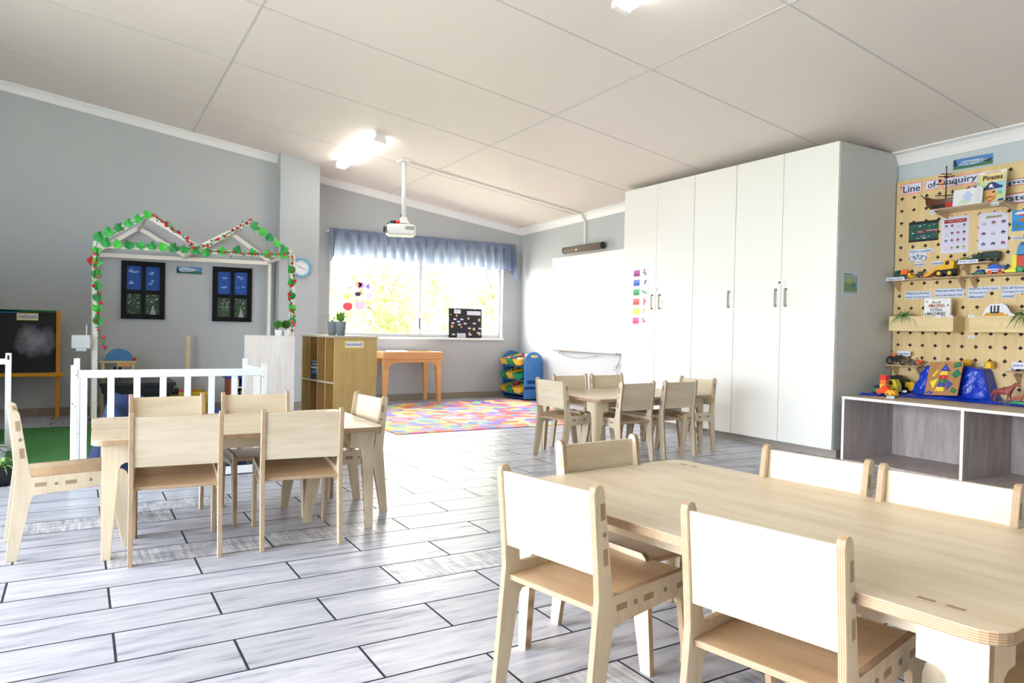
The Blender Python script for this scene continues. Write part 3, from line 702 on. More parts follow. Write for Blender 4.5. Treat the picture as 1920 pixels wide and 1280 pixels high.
fake_window(226.5, 492.5, 310, 597, 'black framed fake window with painted clouds, left one under the playhouse roof', 1)
fake_window(398, 503.5, 473, 602, 'black framed fake window with painted clouds, right one under the playhouse roof', 2)
def sky_sign(p0, p1, X, txt, label, xd, ax, lines=None):
    a, c_ = at(*p0, ax, X), at(*p1, ax, X); w = abs(c_.x-a.x) if ax == 1 else abs(c_.y-a.y); h = c_.z-a.z
    return sheet('name_banner', label, 'sign', a, xd, ZP, w, h, (92, 140, 196), prints=[('p', [(0, 0), (1, 0), (1, .3), (.75, .42), (.5, .3), (.2, .25), (0, .45)], (60, 110, 84)), ('p', [(0, .55), (.2, .3), (.6, .35), (.9, .62), (.6, .8), (.2, .75)], (214, 226, 240)), ('e', .3, .85, .2, .08, (190, 212, 236)), ('p', [(0, .1), (.14, .18), (.05, .75), (0, .8)], (30, 50, 90))],
        texts=[(txt, .16, .36, .7, .34, (30, 40, 80))])
sky_sign((331, 512), (379, 501.5), 8.997, 'Imagination Area', 'small blue landscape banner between the two fake windows', XP, 1)

# clock on the pillar
cc_ = at(566, 501.5, 1, 8.76); R_ = .117
t = thing('wall_clock', 'round wall clock with a light blue rim on the grey pillar', 'clock', (cc_.x, 8.8, cc_.z))
b = MB('plastic'); b.lathe([(R_, 0), (R_, -.03), (R_-.008, -.038), (R_-.024, -.034), (R_-.027, -.02)], (cc_.x, 8.8, cc_.z), 40, 1, c=(110, 178, 214)); b.part('rim', t)
MB('paper').lathe([(R_-.02, -.019), (R_-.02, -.021)], (cc_.x, 8.8, cc_.z), 40, 1, c=(240, 240, 244)).part('dial', t)
for k in range(1, 13):
    a = PI/2-k*PI/6; text_part(str(k), t, (cc_.x+.072*math.cos(a)-.007, 8.7785, cc_.z+.072*math.sin(a)-.007), XP, ZP, .014 if k > 9 else .008, .013, (60, 60, 70), name='numeral')
for nm, a, L_, w in (('hour_hand', 2.75, .045, .003), ('minute_hand', -.35, .065, .002)):
    MB('matte').obox((cc_.x+math.cos(a)*L_/2, 8.775, cc_.z+math.sin(a)*L_/2), (math.cos(a), 0, math.sin(a)), (-math.sin(a), 0, math.cos(a)), (0, 1, 0), L_/2, w, .001, c=(40, 40, 46)).part(nm, t)

# ---------------------------------------------------------------- things in the play corner
q = at(150, 640, 1, 7.74)
t = thing('card_holder', 'white card holder clipped to the left post of the playhouse', 'holder', (q.x, 7.74, q.z))
b = MB('matte'); b.box(at(134, 640, 1, 7.72).x, at(169, 640, 1, 7.72).x, 7.71, 7.745, at(150, 653, 1, 7.72).z, at(150, 628, 1, 7.72).z, c=(226, 228, 232)); b.part('pouch', t, .004)
MB('matte').box(at(142, 640, 1, 7.72).x, at(162, 640, 1, 7.72).x, 7.70, 7.71, at(150, 658, 1, 7.72).z, at(150, 650, 1, 7.72).z, c=(214, 216, 222)).part('flap', t, .002)
MB('matte').box(at(161, 640, 1, 7.72).x, at(163, 640, 1, 7.72).x, 7.72, 7.725, at(150, 630, 1, 7.72).z, at(150, 609, 1, 7.72).z, c=(220, 222, 224)).part('stick', t)
MB('matte').box(at(167, 640, 1, 7.72).x, .105, 7.745, 7.79, at(150, 645, 1, 7.72).z, at(150, 632, 1, 7.72).z, c=(230, 230, 230)).part('clip', t)
# black tub
t = thing('black_tub', 'large black plastic tub with a lid behind the white pen', 'tub', (.35, 8.25, 0))
x0, x1 = at(190, 740, 1, 8.1).x, at(325, 740, 1, 8.1).x; zt_ = at(250, 716, 1, 8.1).z
b = MB('plastic'); b.grid([rrect3 for rrect3 in ([(x, y, z) for x, y in rrect(x0+s_, x1-s_, 8.0+s_, 8.62-s_, .05)] for z, s_ in ((0, .05), (zt_-.1, .02), (zt_-.1, .0), (zt_-.04, 0)))], c=(26, 26, 30), smooth=False, close=True, cap=True); b.part('body', t)
b = MB('plastic'); b.prism(rrect(x0-.02, x1+.02, 7.98, 8.64, .06), 2, zt_-.04, zt_, c=(36, 35, 40)); b.part('lid', t, .008)
MB('plastic').box(x1+.0, x1+.06, 8.2, 8.4, zt_-.15, zt_-.08, c=(24, 24, 28)).part('handle', t, .006)
# little play counter with a blue shell
t = thing('play_table', 'small wooden play counter against the wall at the playhouse left', 'table', (.42, 8.75, 0))
x0, x1 = at(186, 680, 1, 8.7).x, at(256, 680, 1, 8.7).x; z1 = at(200, 677, 1, 8.66).z; xm = at(225, 680, 1, 8.7).x
MB('light_ply').box(x0, x1, 8.66, 8.95, z1-.02, z1).part('top', t, .003); MB('pine').box(xm-.03, x1-.06, 8.655, 8.67, z1-.06, z1-.02).part('drawer_front', t, .002)
for x in (x0+.02, x1-.05):
    for y in (8.68, 8.9): MB('light_ply').box(x, x+.03, y, y+.03, 0, z1-.02).part('leg', t)
for x in (xm-.06, xm-.01): MB('matte').box(x, x+.02, 8.665, 8.675, z1-.2, z1-.06, c=(30, 26, 24)).part('slot', t)
q = at(223, 677, 1, 8.8); b = MB('plastic'); rows = []
for k in range(9):
    a = PI*k/8; rows.append([(q.x+.135*math.cos(a), 8.78+dy, z1+.001+.13*math.sin(a)*(1+.05*math.cos(7*a))) for dy in (-.05, .05)])
b.grid(rows, c=(70, 126, 178)); b.face([r[0] for r in rows], c=(74, 134, 190)); b.face([r[1] for r in rows], c=(60, 110, 170)); b.single('blue_fan', 'blue fan-shaped toy standing on the small play counter', 'toy')
q = at(261, 678, 1, 8.66)
MB('plastic').ball((x1-.02, 8.70, z1+.021), .022, .02, .02, c=(216, 70, 40)).single('red_ball', 'small red-orange knob toy at the right end of the play counter', 'toy')
# wooden measuring post
x = at(352, 680, 1, 8.85).x; z = at(352, 629, 1, 8.85).z; t = thing('wooden_stand', 'slim pale wooden stand between the fake windows, below the banner', 'stand', (x, 8.85, 0))
MB('light_ply').box(x-.02, x+.02, 8.84, 8.86, .03, z).part('pole', t, .002); MB('light_ply').box(x-.12, x+.12, 8.75, 8.95, 0, .03).part('base', t, .003)
MB('matte').lathe([(.004, 0), (.004, -.003)], (x, 8.84, z-.09), 10, 1, c=(50, 40, 30)).part('hole', t)
# yellow box
x0, x1 = at(315, 740, 1, 8.5).x, at(388, 740, 1, 8.5).x; z1 = at(350, 735, 1, 8.5).z
t = thing('yellow_crate', 'yellow plastic crate seen between the pen slats', 'crate', ((x0+x1)/2, 8.6, 0))
b = MB('plastic'); Y_ = (226, 178, 34)
for q in ((x0, x1, 8.5, 8.515), (x0, x1, 8.785, 8.8), (x0, x0+.015, 8.515, 8.785), (x1-.015, x1, 8.515, 8.785)): b.box(*q, .01, z1, c=Y_)
b.box(x0, x1, 8.5, 8.8, 0, .012, c=Y_); b.part('shell', t, .002); MB('plastic').box(x0-.01, x1+.01, 8.49, 8.5, z1-.03, z1, c=(238, 196, 60)).part('rim', t)
MB('plastic').ball(((x0+x1)/2-.05, 8.6, z1-.01), .04, .03, .035, c=(226, 90, 110)).single('pink_ball', 'pink toy ball lying on top in the yellow crate', 'ball')
# toy shop front orange/blue
x0, x1 = at(430, 720, 1, 8.4).x, at(463, 720, 1, 8.4).x; z1 = at(445, 704, 1, 8.4).z
t = thing('toy_kitchen', 'toy shelf unit with orange side and blue top, seen behind the pen', 'toy', ((x0+x1)/2, 8.5, 0))
MB('matte').box(x1-.04, x1, 8.4, 8.7, 0, z1, c=(214, 104, 50)).part('side', t, .002); MB('matte').box(x0, x0+.03, 8.4, 8.7, 0, z1, c=(150, 84, 60)).part('side', t, .002)
MB('matte').box(x0-.03, x1-.04, 8.39, 8.7, z1-.03, z1, c=(50, 66, 140)).part('top', t)
b = MB('matte'); 
for z in (.02, z1*.35, z1*.68): b.box(x0+.03, x1-.04, 8.41, 8.69, z, z+.015, c=(230, 226, 216))
b.box(x0+.03, x1-.04, 8.68, 8.695, 0, z1-.03, c=(236, 230, 214)); b.part('shelf', t)
for i in range(2):
    for j in range(3): MB('matte').box(x0+.045+i*.085, x0+.105+i*.085, 8.42, 8.5, (.035, z1*.35+.015, z1*.68+.015)[j], (.035, z1*.35+.015, z1*.68+.015)[j]+.09, c=[(60, 60, 150), (90, 70, 60), (200, 190, 170)][(i+j) % 3]).part('box', t)

# ---------------------------------------------------------------- white shelf seen from behind, bookshelf
x0, x1, z1 = 1.323, 1.747, .905
t = thing('white_shelf', 'tall pale shelf turned with its whitewashed back to the viewer, beside the bookshelf', 'shelf', (1.535, 6.93, 0))
MB('white_grain').box(x0, x1, 6.9, 6.912, .0, z1-.015).part('back_panel', t)
MB('white_grain').box(x0, x1, 6.895, 7.06, z1-.015, z1).part('top', t, .002)
for x in (x0, x1-.018): MB('white_grain').box(x, x+.018, 6.912, 7.06, 0, z1-.015).part('side', t)
for z in (.05, .35, .62): MB('white_grain').box(x0+.018, x1-.018, 6.912, 7.05, z, z+.018).part('shelf_board', t)
P = Vector((2.063, 6.68, 0)); az = math.radians(7); dB = Vector((math.cos(az), math.sin(az), 0)); dA = Vector((-math.sin(az), math.cos(az), 0))
Lb, La, Hb = .44, .80, .915
rb = thing('bookshelf', 'oak bookshelf of tall open cubbies with a plain end panel', 'shelf', tuple(P), az, local=True)
th = .018
MB('oak_panel', 'edge_x').box(0, Lb, 0, th, .0, Hb-.02).part('end_panel', rb, .002); MB('oak_panel').box(0, Lb, La-th, La, 0, Hb-.02).part('end_panel', rb, .002)
MB('top_oak').box(-.012, Lb+.01, -.012, La+.01, Hb-.02, Hb).part('top', rb, .003)
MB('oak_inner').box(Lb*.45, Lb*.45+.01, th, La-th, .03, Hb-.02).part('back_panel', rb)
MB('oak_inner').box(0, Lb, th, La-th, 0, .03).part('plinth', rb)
MB('top_oak').box(-.004, Lb*.45, th, La-th, .455, .473).part('shelf_board', rb, .002)
for k in (1, 2, 3):
    y = th+(La-2*th)*k/4
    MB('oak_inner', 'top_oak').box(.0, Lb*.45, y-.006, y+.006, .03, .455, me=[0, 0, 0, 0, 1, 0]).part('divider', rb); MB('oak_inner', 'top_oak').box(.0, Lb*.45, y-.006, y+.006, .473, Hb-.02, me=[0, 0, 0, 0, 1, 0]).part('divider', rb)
def bloc(x, y, z): return tuple(P+dB*x+dA*y+Vector((0, 0, z)))
yc = th+(La-2*th)*.62
zz = .474
for i, (hh, c_) in enumerate([(.03, (58, 66, 76)), (.022, (40, 48, 60)), (.018, (70, 110, 160)), (.016, (90, 130, 180)), (.02, (58, 84, 130)), (.014, (196, 206, 214)), (.02, (96, 104, 98)), (.014, (210, 214, 216)), (.012, (60, 90, 140)), (.014, (150, 160, 150))]):
    b = MB('paper'); b.obox(Vector(bloc(.085+.008*math.sin(i*2.1), yc, zz+hh/2)), dB, dA, (0, 0, 1), .075, .075+.006*math.cos(i*3), hh/2, c=c_)
    cl_ = {0: 'black', 1: 'dark grey', 2: 'blue', 3: 'light blue', 4: 'navy', 5: 'white', 6: 'grey-green', 7: 'off-white', 8: 'deep blue', 9: 'sage'}[i]
    b.single('book', '%s book in the pile in the upper cubby of the bookshelf, %s' % (cl_, ['lowest', 'second from below', 'third from below', 'fourth from below', 'fifth from below', 'sixth from below', 'fourth from top', 'third from top', 'second from top', 'topmost'][i]), 'book', 'books in the bookshelf cubby'); zz += hh+.0006
text_org = Vector(bloc(.10, -.0005, .80))
label_tag('bookshelf', tuple(text_org), tuple(dB), ZP, .20, .068, 'yellow-edged word card reading bookshelf on the end panel', (236, 214, 80))
# two topiaries on the white shelf
for i, (px, lab) in enumerate(((521, 'round green topiary in a white square pot on the white shelf, left one'), (537, 'darker green topiary in a white square pot on the white shelf, right one'))):
    x = at(px, 620, 1, 6.96).x; y = 6.95+.03*i; t = thing('topiary', lab, 'plant', (x, y, .905), group='topiaries on the white shelf')
    b = MB('matte'); b.grid([[(x+u*s_, y+v*s_, z) for u, v in ((-1, -1), (1, -1), (1, 1), (-1, 1))] for z, s_ in ((.905, .02), (.958, .028))], c=(240, 240, 238), smooth=False, close=True, cap=True); b.part('pot', t)
    MB('matte').tube([(x, y, .955), (x, y, .985)], .003, 6, c=(120, 90, 50)).part('stem', t)
    b = MB('leafy'); rg = random.Random(i); r = .036
    for _ in range(420):
        d = Vector((rg.gauss(0, 1), rg.gauss(0, 1), rg.gauss(0, 1))).normalized(); p = Vector((x, y, 1.012))+d*r*rg.uniform(.8, 1.05); a = d.cross(Vector((rg.gauss(0, 1), rg.gauss(0, 1), rg.gauss(0, 1)))).normalized(); s_ = .005
        b.face([p, p+a*s_, p+d*s_*1.6, p-a*s_], c=rg.choice([(90, 160, 40), (70, 140, 34), (120, 184, 60)] if i == 0 else [(50, 100, 36), (70, 120, 44)]))
    b.ball((x, y, 1.012), r*.8, r*.8, r*.8, c=(50, 100, 30)); b.part('foliage', t)
# grey buckets with plants on the bookshelf
for i, (bx, by, lab) in enumerate(((.16, .42, 'grey bucket pot with trailing thin leaves on the bookshelf, left one'), (.16, .22, 'grey bucket pot with leafy plant and pink flower on the bookshelf, right one'))):
    q = bloc(bx, by, Hb); t = thing('planted_bucket', lab, 'plant', q, group='bucket plants on the bookshelf')
    b = MB('plastic'); b.lathe([(.038, 0), (.052, .135), (.054, .138), (.05, .138), (.049, .12), (.002, .12)], q, 20, c=(134, 142, 152)); b.part('bucket', t)
    if i: strap_plant(t, (q[0], q[1], q[2]+.13), 34, .15, [(110, 170, 60), (150, 196, 90), (80, 140, 50)], 9, .010, zmin=q[2]+.05, droop=.2)
    else: strap_plant(t, (q[0], q[1], q[2]+.13), 12, .26, [(150, 150, 110), (120, 140, 80)], 10, .0035, zmin=q[2]+.02, droop=.6)
    if i:
        b = MB('matte'); b.ball((q[0]+.0, q[1], q[2]+.21), .022, .022, .014, c=(214, 150, 160)); b.tube([(q[0], q[1], q[2]+.1), (q[0], q[1], q[2]+.20)], .002, 5, c=(90, 150, 60)); b.part('flower', t)
# ---------------------------------------------------------------- valance over the window
t = thing('window_valance', 'short gathered blue-grey valance curtain on a rod above the window', 'curtain', (4.15, 9.3, 1.85))
vx0, vx1 = 2.77, 5.60; Yv = 9.29
n = 700; rows = [[], [], [], [], [], []]
rng = random.Random(3); phs = [rng.uniform(0, 6.28) for _ in range(6)]
for k in range(n+1):
    u = k/n; x = vx0+(vx1-vx0)*u; g = 19.0*u*6.28
    fold = 1.0*math.sin(g*1.0+phs[0]+1.5*math.sin(u*9+phs[1]))+.3*math.sin(g*2.3+phs[2])
    edge = max(sm((.025-u)/.025), sm((u-.978)/.022)); zb = 1.935-.055*u+.02*math.sin(u*38+phs[4])+.012*math.sin(u*87+phs[5])-.10*edge
    for r_, (z, amp, off) in enumerate(((2.285+.006*math.sin(g*3), .008, 0), (2.262, .004, 0), (2.235, .004, 0), (2.17, .034, .006), ((2.16+zb)/2, .048, .012), (zb, .056, .016))):
        rows[r_].append((x, Yv-off-fold*amp, z))
b = MB('valance_cloth'); b.grid(rows); b.part('cloth', t)
b = MB('white_paint'); b.tube([(vx0-.02, 9.31, 2.248), (vx1+.02, 9.31, 2.248)], .008, 8); b.part('rod', t)
for x in (vx0-.01, vx1+.01): MB('white_paint').box(x-.008, x+.008, 9.31, 9.379, 2.235, 2.26).part('rod_bracket', t)

# window stickers and the black planet chart
gy = 9.472
def win_blob(px, py, r, col, name, label, cat='sticker', kind='round'):
    q = at(px, py, 1, gy-.004); b = MB('garden_leaf'); n = 18; col = tuple(int(v*.9) for v in col)
    if kind == 'apple': out = [(r*(1+.12*math.cos(2*a))*math.cos(a), r*math.sin(a)*(1-.16*max(0, math.sin(a))**6)) for a in (2*PI*k/n for k in range(n))]
    elif kind == 'butterfly': out = [(r*(.35+.75*abs(math.cos(a))**.7)*math.cos(a), r*(.5+.5*abs(math.sin(2*a)))*math.sin(a)) for a in (2*PI*k/n for k in range(n))]
    elif kind == 'flower': out = [(r*(.75+.25*math.cos(5*a))*math.cos(a), r*(.75+.25*math.cos(5*a))*math.sin(a)) for a in (2*PI*k/n for k in range(n))]
    else: out = [(r*math.cos(a), r*math.sin(a)) for a in (2*PI*k/n for k in range(n))]
    b.prism([(q.x+u, q.z+w) for u, w in out], 1, gy-.005, gy-.003, c=col)
    if kind == 'apple': b.box(q.x-.003, q.x+.003, gy-.005, gy-.003, q.z+r*.8, q.z+r*1.35, c=(120, 80, 60)); b.face([(q.x, gy-.0055, q.z+r*.95), (q.x+r*.6, gy-.0055, q.z+r*1.3), (q.x+r*.5, gy-.0055, q.z+r*.95)], c=(120, 160, 70))
    return b.single(name, label, cat, 'stickers on the left window pane')
win_blob(652, 574, .062, (206, 110, 126), 'window_sticker', 'red apple sticker with a stem on the left window pane', kind='apple')
win_blob(675, 572, .075, (212, 190, 206), 'window_sticker', 'pale lilac butterfly sticker right of the apple on the window', kind='butterfly')
win_blob(678, 535, .06, (176, 158, 214), 'window_sticker', 'violet flower sticker, upper one beside a second violet one', kind='flower')
win_blob(690, 537, .045, (168, 150, 210), 'window_sticker', 'small violet flower sticker at the right of the sticker cluster', kind='flower')
win_blob(671, 551, .04, (110, 80, 120), 'window_sticker', 'small dark purple moustache-shaped sticker in the middle of the cluster', kind='butterfly')
win_blob(693, 555, .05, (206, 196, 222), 'window_sticker', 'faint lavender round sticker at the lower right of the cluster')
win_blob(673, 533, .04, (232, 170, 170), 'window_sticker', 'pink round sticker, topmost left of the violet flowers')
win_blob(656, 539, .035, (236, 190, 190), 'window_sticker', 'pale pink flower sticker, leftmost of the upper stickers', kind='flower')
win_blob(650, 556, .04, (226, 214, 150), 'window_sticker', 'pale yellow round sticker above the apple')
p0, p1 = at(841, 629, 1, 9.43), at(904, 576, 1, 9.43); w, h = p1.x-p0.x, p1.z-p0.z; pr = []
for u, v, uw, vh in ((.16, .82, .2, .14), (.55, .78, .42, .14), (.25, 0, .26, .15)): pr.append((u, v, u+uw, v+vh, (226, 224, 234)))
for u, v in ((.14, .6), (.35, .6), (.08, .47), (.25, .52), (.28, .42), (.45, .46), (.73, .47), (.9, .3), (.1, .08), (.6, .08), (.58, .3), (.85, .15)): pr.append((u, v, u+.09, v+.05, (222, 222, 230)))
for u, v, r, c_ in ((.06, .78, .02, (230, 150, 60)), (.24, .75, .03, (220, 160, 90)), (.1, .38, .04, (232, 150, 60)), (.59, .66, .03, (226, 220, 210)), (.92, .62, .04, (214, 180, 120)), (.38, .36, .025, (240, 150, 110)), (.76, .3, .04, (226, 190, 120)), (.62, .16, .03, (230, 170, 90)), (.93, .14, .04, (214, 200, 170))): pr.append(('e', u, v, r, r*1.3, c_))
sheet('planet_chart', 'black planet chart with white labels standing on the window sill', 'chart', (p0.x, 9.43, .878), XP, (0, .04, 1), w, h, (34, 32, 42), prints=pr, th=.003)

# ---------------------------------------------------------------- activity table below the window
t = thing('activity_table', 'orange pine sand table with curved apron below the window', 'table', (3.75, 9.0, 0))
x0, x1, y0, y1 = at(719, 660, 1, 8.78).x, at(831, 660, 1, 8.78).x, 8.78, 9.30; z1 = .69
b = MB('pine'); b.box(x0, x1, y0, y0+.02, .60, z1).box(x0, x1, y1-.02, y1, .60, z1).box(x0, x0+.02, y0+.02, y1-.02, .60, z1).box(x1-.02, x1, y0+.02, y1-.02, .60, z1); b.part('tray', t, .003)
MB('white_edge').box(x0+.02, x1-.02, y0+.02, y1-.02, .62, .635).part('tray_floor', t)
L2 = x1-x0
for yy in (y0+.015, y1-.035):
    pts = [(x0+.03, .60), (x0+.03, .555)]+[(x0+.12-.09*math.cos(a), .535+.03*math.sin(a)-.03) for a in ()]
    pr_ = [(x0+.04, .60), (x0+.04, .50), (x0+.10, .50), (x0+.12, .53), (x0+.16, .548), (x1-.16, .548), (x1-.12, .53), (x1-.10, .50), (x1-.04, .50), (x1-.04, .60)]
    MB('pine').prism(pr_, 1, yy, yy+.02).part('apron', t, .002)
for xa, s_ in ((x0+.015, 1), (x1-.015, -1)):
    for yy, d in ((y0+.01, 1), (y1-.01, -1)):
        b = MB('pine'); b.grid([[(xa, yy, z), (xa+s_*w_, yy, z), (xa+s_*w_, yy+d*w_, z), (xa, yy+d*w_, z)] for z, w_ in ((0, .042), (.50, .075), (.60, .085))], smooth=False, close=True, cap=True); b.part('leg', t, .003)
q = at(744, 657, 1, 9.0)
b = MB('paper'); b.box(q.x-.11, q.x+.13, 8.95, 9.12, .636, .70, c=(214, 220, 240)); b.single('white_box', 'small pale blue-white box lying in the orange table tray', 'box')

# ---------------------------------------------------------------- projector on its ceiling pole
px_, py_ = 3.168, 7.75; zc_ = cz(px_, py_)
t = thing('projector', 'white projector hanging from a white ceiling pole', 'projector', (px_, py_, 2.04))
b = MB('white_paint'); b.lathe([(.026, 2.27), (.026, zc_-.012)], (px_, py_, 0), 16); b.part('pole', t)
MB('white_paint').box(px_-.07, px_+.07, py_-.07, py_+.07, zc_-.02, zc_+.005).part('ceiling_plate', t, .004)
b = MB('white_paint'); b.grid([[(px_+u*s_, py_+v*s_, z) for u, v in ((-1, -1), (1, -1), (1, 1), (-1, 1))] for z, s_ in ((2.19, .06), (2.24, .035), (2.27, .03))], smooth=False, close=True, cap=True); b.part('pole_socket', t, .004)
pc = (px_-.03, py_, 2.115); a = math.radians(-20); ca, sa = math.cos(a), math.sin(a)
def PR(x, y, z): return (pc[0]+x*ca-y*sa, pc[1]+x*sa+y*ca, pc[2]+z)
b = MB('white_paint'); b.grid([[PR(x, y, z) for x, y in rrect(-.17+i_, .17-i_, -.12+i_, .12-i_, .03, 4)] for z, i_ in ((-.065, .03), (-.045, .004), (.0, 0), (.045, .008), (.062, .03))], smooth=False, close=True, cap=True); b.part('housing', t, .002)
b = MB('matte')
for k in range(9): b.box(0, 0, 0, 0, 0, 0) if False else b.face([PR(.05+k*.011, -.1205, -.005), PR(.056+k*.011, -.1205, -.005), PR(.056+k*.011, -.1205, .035), PR(.05+k*.011, -.1205, .035)], c=(120, 112, 104))
b.part('vent', t)
b = MB('plastic'); b.tube([PR(-.171, -.03, 0), PR(-.20, -.03, 0)], [.04, .036], 18, c=(60, 60, 66)); b.part('lens', t)
b = MB('plastic'); b.tube([PR(-.12, -.02, .085), PR(-.06, -.02, .085)], .026, 12, c=(40, 40, 44)); b.part('plug', t)
b = MB('plastic'); b.tube([PR(-.06, -.02, .085), PR(-.02, -.02, .085)], .026, 12, c=(214, 50, 36)); b.part('plug', t, label='red plug')
b = MB('plastic'); b.tube([PR(-.12, -.02, .085), PR(-.155, -.06, .06), PR(-.165, -.11, .01), PR(-.16, -.125, -.05)], .005, 8, c=(34, 34, 36)); b.tube([PR(-.02, -.02, .09), PR(.0, 0, .12), (px_-.027, py_, 2.3)], .005, 8, c=(34, 34, 36)); b.part('cable', t)
b = MB('conduit_paint'); zz = lambda x: cz(x, py_)-.012
b.box(0, 0, 0, 0, 0, 0) if False else b.grid([[(x, py_-.015, zz(x)-.008), (x, py_+.015, zz(x)-.008), (x, py_+.015, zz(x)+.011), (x, py_-.015, zz(x)+.011)] for x in (px_+.07, XF-.09)], smooth=False, close=True, cap=True)
xq = XF
b.grid([[(XF-.09, 7.735, zz(XF-.09)-.008), (XF-.09, 7.765, zz(XF-.09)-.008), (XF-.09, 7.765, zz(XF-.09)+.011), (XF-.09, 7.735, zz(XF-.09)+.011)], [(XF-.022, 7.735, cz(XF, 7.75)-.11), (XF-.022, 7.765, cz(XF, 7.75)-.11), (XF-.001, 7.765, cz(XF, 7.75)-.09), (XF-.001, 7.735, cz(XF, 7.75)-.09)]], smooth=False, close=True, cap=True)
b.box(XF-.022, XF-.001, 7.5145+.22, 7.5445+.22, 2.13, cz(XF, 7.75)-.09)
b.single('cable_conduit', 'white cable conduit running along the ceiling and down to the soundbar', 'conduit')

# ---------------------------------------------------------------- ceiling lamps
def batten(x, ya, yb, label):
    xm, ym = x, (ya+yb)/2; t = thing('ceiling_lamp', label, 'lamp', (xm, ym, cz(xm, ym)-.07), group='fluorescent ceiling lamps')
    def q(u, y, d): return (x+u, y, cz(x+u, y)-d)
    rows = lambda pr_, ys: [[q(u, y, d) for u, d in pr_] for y in ys]
    b = MB('cornice_paint'); b.grid(rows([(-.05, -.002), (.05, -.002), (.05, .03), (-.05, .03)], (ya, yb)), smooth=False, close=True, cap=True); b.part('base', t)
    b = MB('lamp_glow'); b.grid(rows([(-.045, .031), (.045, .031), (.058, .05), (.05, .075), (.02, .085), (-.02, .085), (-.05, .075), (-.058, .05)], (ya+.045, yb-.045)), smooth=False, close=True, cap=True); b.part('diffuser', t)
    for a_, c_ in ((ya, ya+.045), (yb-.045, yb)):
        b = MB('white_edge'); b.grid(rows([(-.05, .03), (.05, .03), (.062, .05), (.055, .082), (-.055, .082), (-.062, .05)], (a_, c_)), smooth=False, close=True, cap=True); b.part('end_cap', t)
batten(2.65, 7.13, 8.5, 'lit fluorescent ceiling lamp near the window wall, left of the projector')
batten(2.83, 2.15, 3.52, 'lit fluorescent ceiling lamp cut off by the top edge of the picture')

# ---------------------------------------------------------------- whiteboard, soundbar, cables
t = thing('whiteboard', 'large blank whiteboard on the far right wall', 'whiteboard', (5.74, 7.6, .75))
MB('whiteboard').box(5.735, 5.742, 6.80, 8.46, .765, 2.0).part('surface', t)
b = MB('white_edge'); b.box(5.728, 5.758, 8.46, 8.49, .74, 2.03).box(5.728, 5.758, 6.77, 6.80, .74, 2.03).box(5.728, 5.758, 6.80, 8.46, .74, .765).box(5.728, 5.758, 6.80, 8.46, 2.0, 2.03); b.part('frame', t, .003)
MB('brushed').box(5.70, 5.73, 7.0, 8.3, .735, .745).part('pen_tray', t)
t = thing('soundbar', 'brown cylindrical soundbar mounted above the whiteboard', 'speaker', (5.67, 7.68, 2.06))
b = MB('matte'); b.lathe([(.045, 7.26), (.05, 7.27), (.05, 8.09), (.045, 8.10)], (5.67, 0, 2.095), 20, 1, c=(122, 106, 92)) if False else b.tube([(5.67, 7.27, 2.10), (5.67, 8.09, 2.10)], .045, 20, c=(118, 104, 92)); b.part('body', t)
for y, d in ((7.27, -1), (8.09, 1)): b = MB('plastic'); b.tube([(5.67, y, 2.10), (5.67, y+d*.012, 2.10)], .047, 20, c=(44, 40, 38)); b.part('end_cap', t)
b = MB('plastic'); b.ball((5.627, 7.78, 2.085), .006, .02, .012, c=(240, 236, 226)); b.part('display_light', t)
MB('matte').box(5.71, 5.758, 7.5, 7.8, 2.08, 2.12, c=(70, 64, 60)).part('wall_bracket', t)
b = MB('plastic')
b.tube([(5.735, 8.3-.1*k, .70-.045*math.sin(PI*k/9)) for k in range(10)], .004, 6, c=(110, 112, 120)); b.tube([(5.735, 8.25, .735), (5.735, 8.27, .70), (5.735, 8.3, .70)], .004, 6, c=(60, 60, 66))
b.single('wall_cable', 'dark cable sagging below the lower edge of the whiteboard', 'cable')
b = MB('plastic'); 
for r, yy in ((.20, 6.76), (.17, 6.74)): b.tube([(5.742, yy+.02+.3-r*math.cos(a_)*.6, .78+r*1.25*math.sin(a_)) for a_ in [(-PI*.55+PI*1.15*k/16) for k in range(17)]], .004, 6, c=(150, 152, 158))
b.tube([(5.742, 7.02, .5), (5.742, 6.92, .35), (5.742, 6.88, .1)], .004, 6, c=(110, 112, 118)); b.single('hanging_cable', 'thin grey cable looping beside the whiteboard next to the cupboards', 'cable')

# ---------------------------------------------------------------- blue toy rack with bins
t = thing('toy_rack', 'blue plastic rack with rounded side panels in the room corner', 'rack', (5.6, 9.0, 0))
BL, BLD = (64, 128, 200), (40, 92, 168)
rx0, rx1 = 5.44, 5.745
def rpanel(y, far):
    w = rx1-rx0; pr_ = [(rx0, .02), (rx1, .02), (rx1, .56)]+[(rx0+w/2+w/2*math.cos(a_), .56+.137*math.sin(a_)) for a_ in [PI*k/12 for k in range(1, 12)]]+[(rx0, .56)]
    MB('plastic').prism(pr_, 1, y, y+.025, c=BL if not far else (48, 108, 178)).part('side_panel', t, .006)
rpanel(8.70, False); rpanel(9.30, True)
MB('matte').prism(rrect(rx0+.10, rx0+.22, .615, .65, .017), 1, 8.6985, 8.6995, c=(246, 216, 120)).part('hand_slot', t)
for z0, z1, xa, xb in ((.24, .29, .05, .28), (.16, .2, .0, .305)): MB('matte').box(rx0+xa, rx0+xb, 8.6975, 8.6995, z0, z1, c=(24, 66, 134)).part('recess', t, .002)
MB('matte').box(rx0+.15, rx0+.162, 8.6975, 8.6995, .40, .50, c=(30, 130, 150)).part('sticker', t)
for z in (.07, .27, .47): MB('plastic').box(rx0+.03, rx1-.03, 8.725, 9.30, z, z+.02, c=(88, 150, 220)).part('shelf_bar', t, .004)
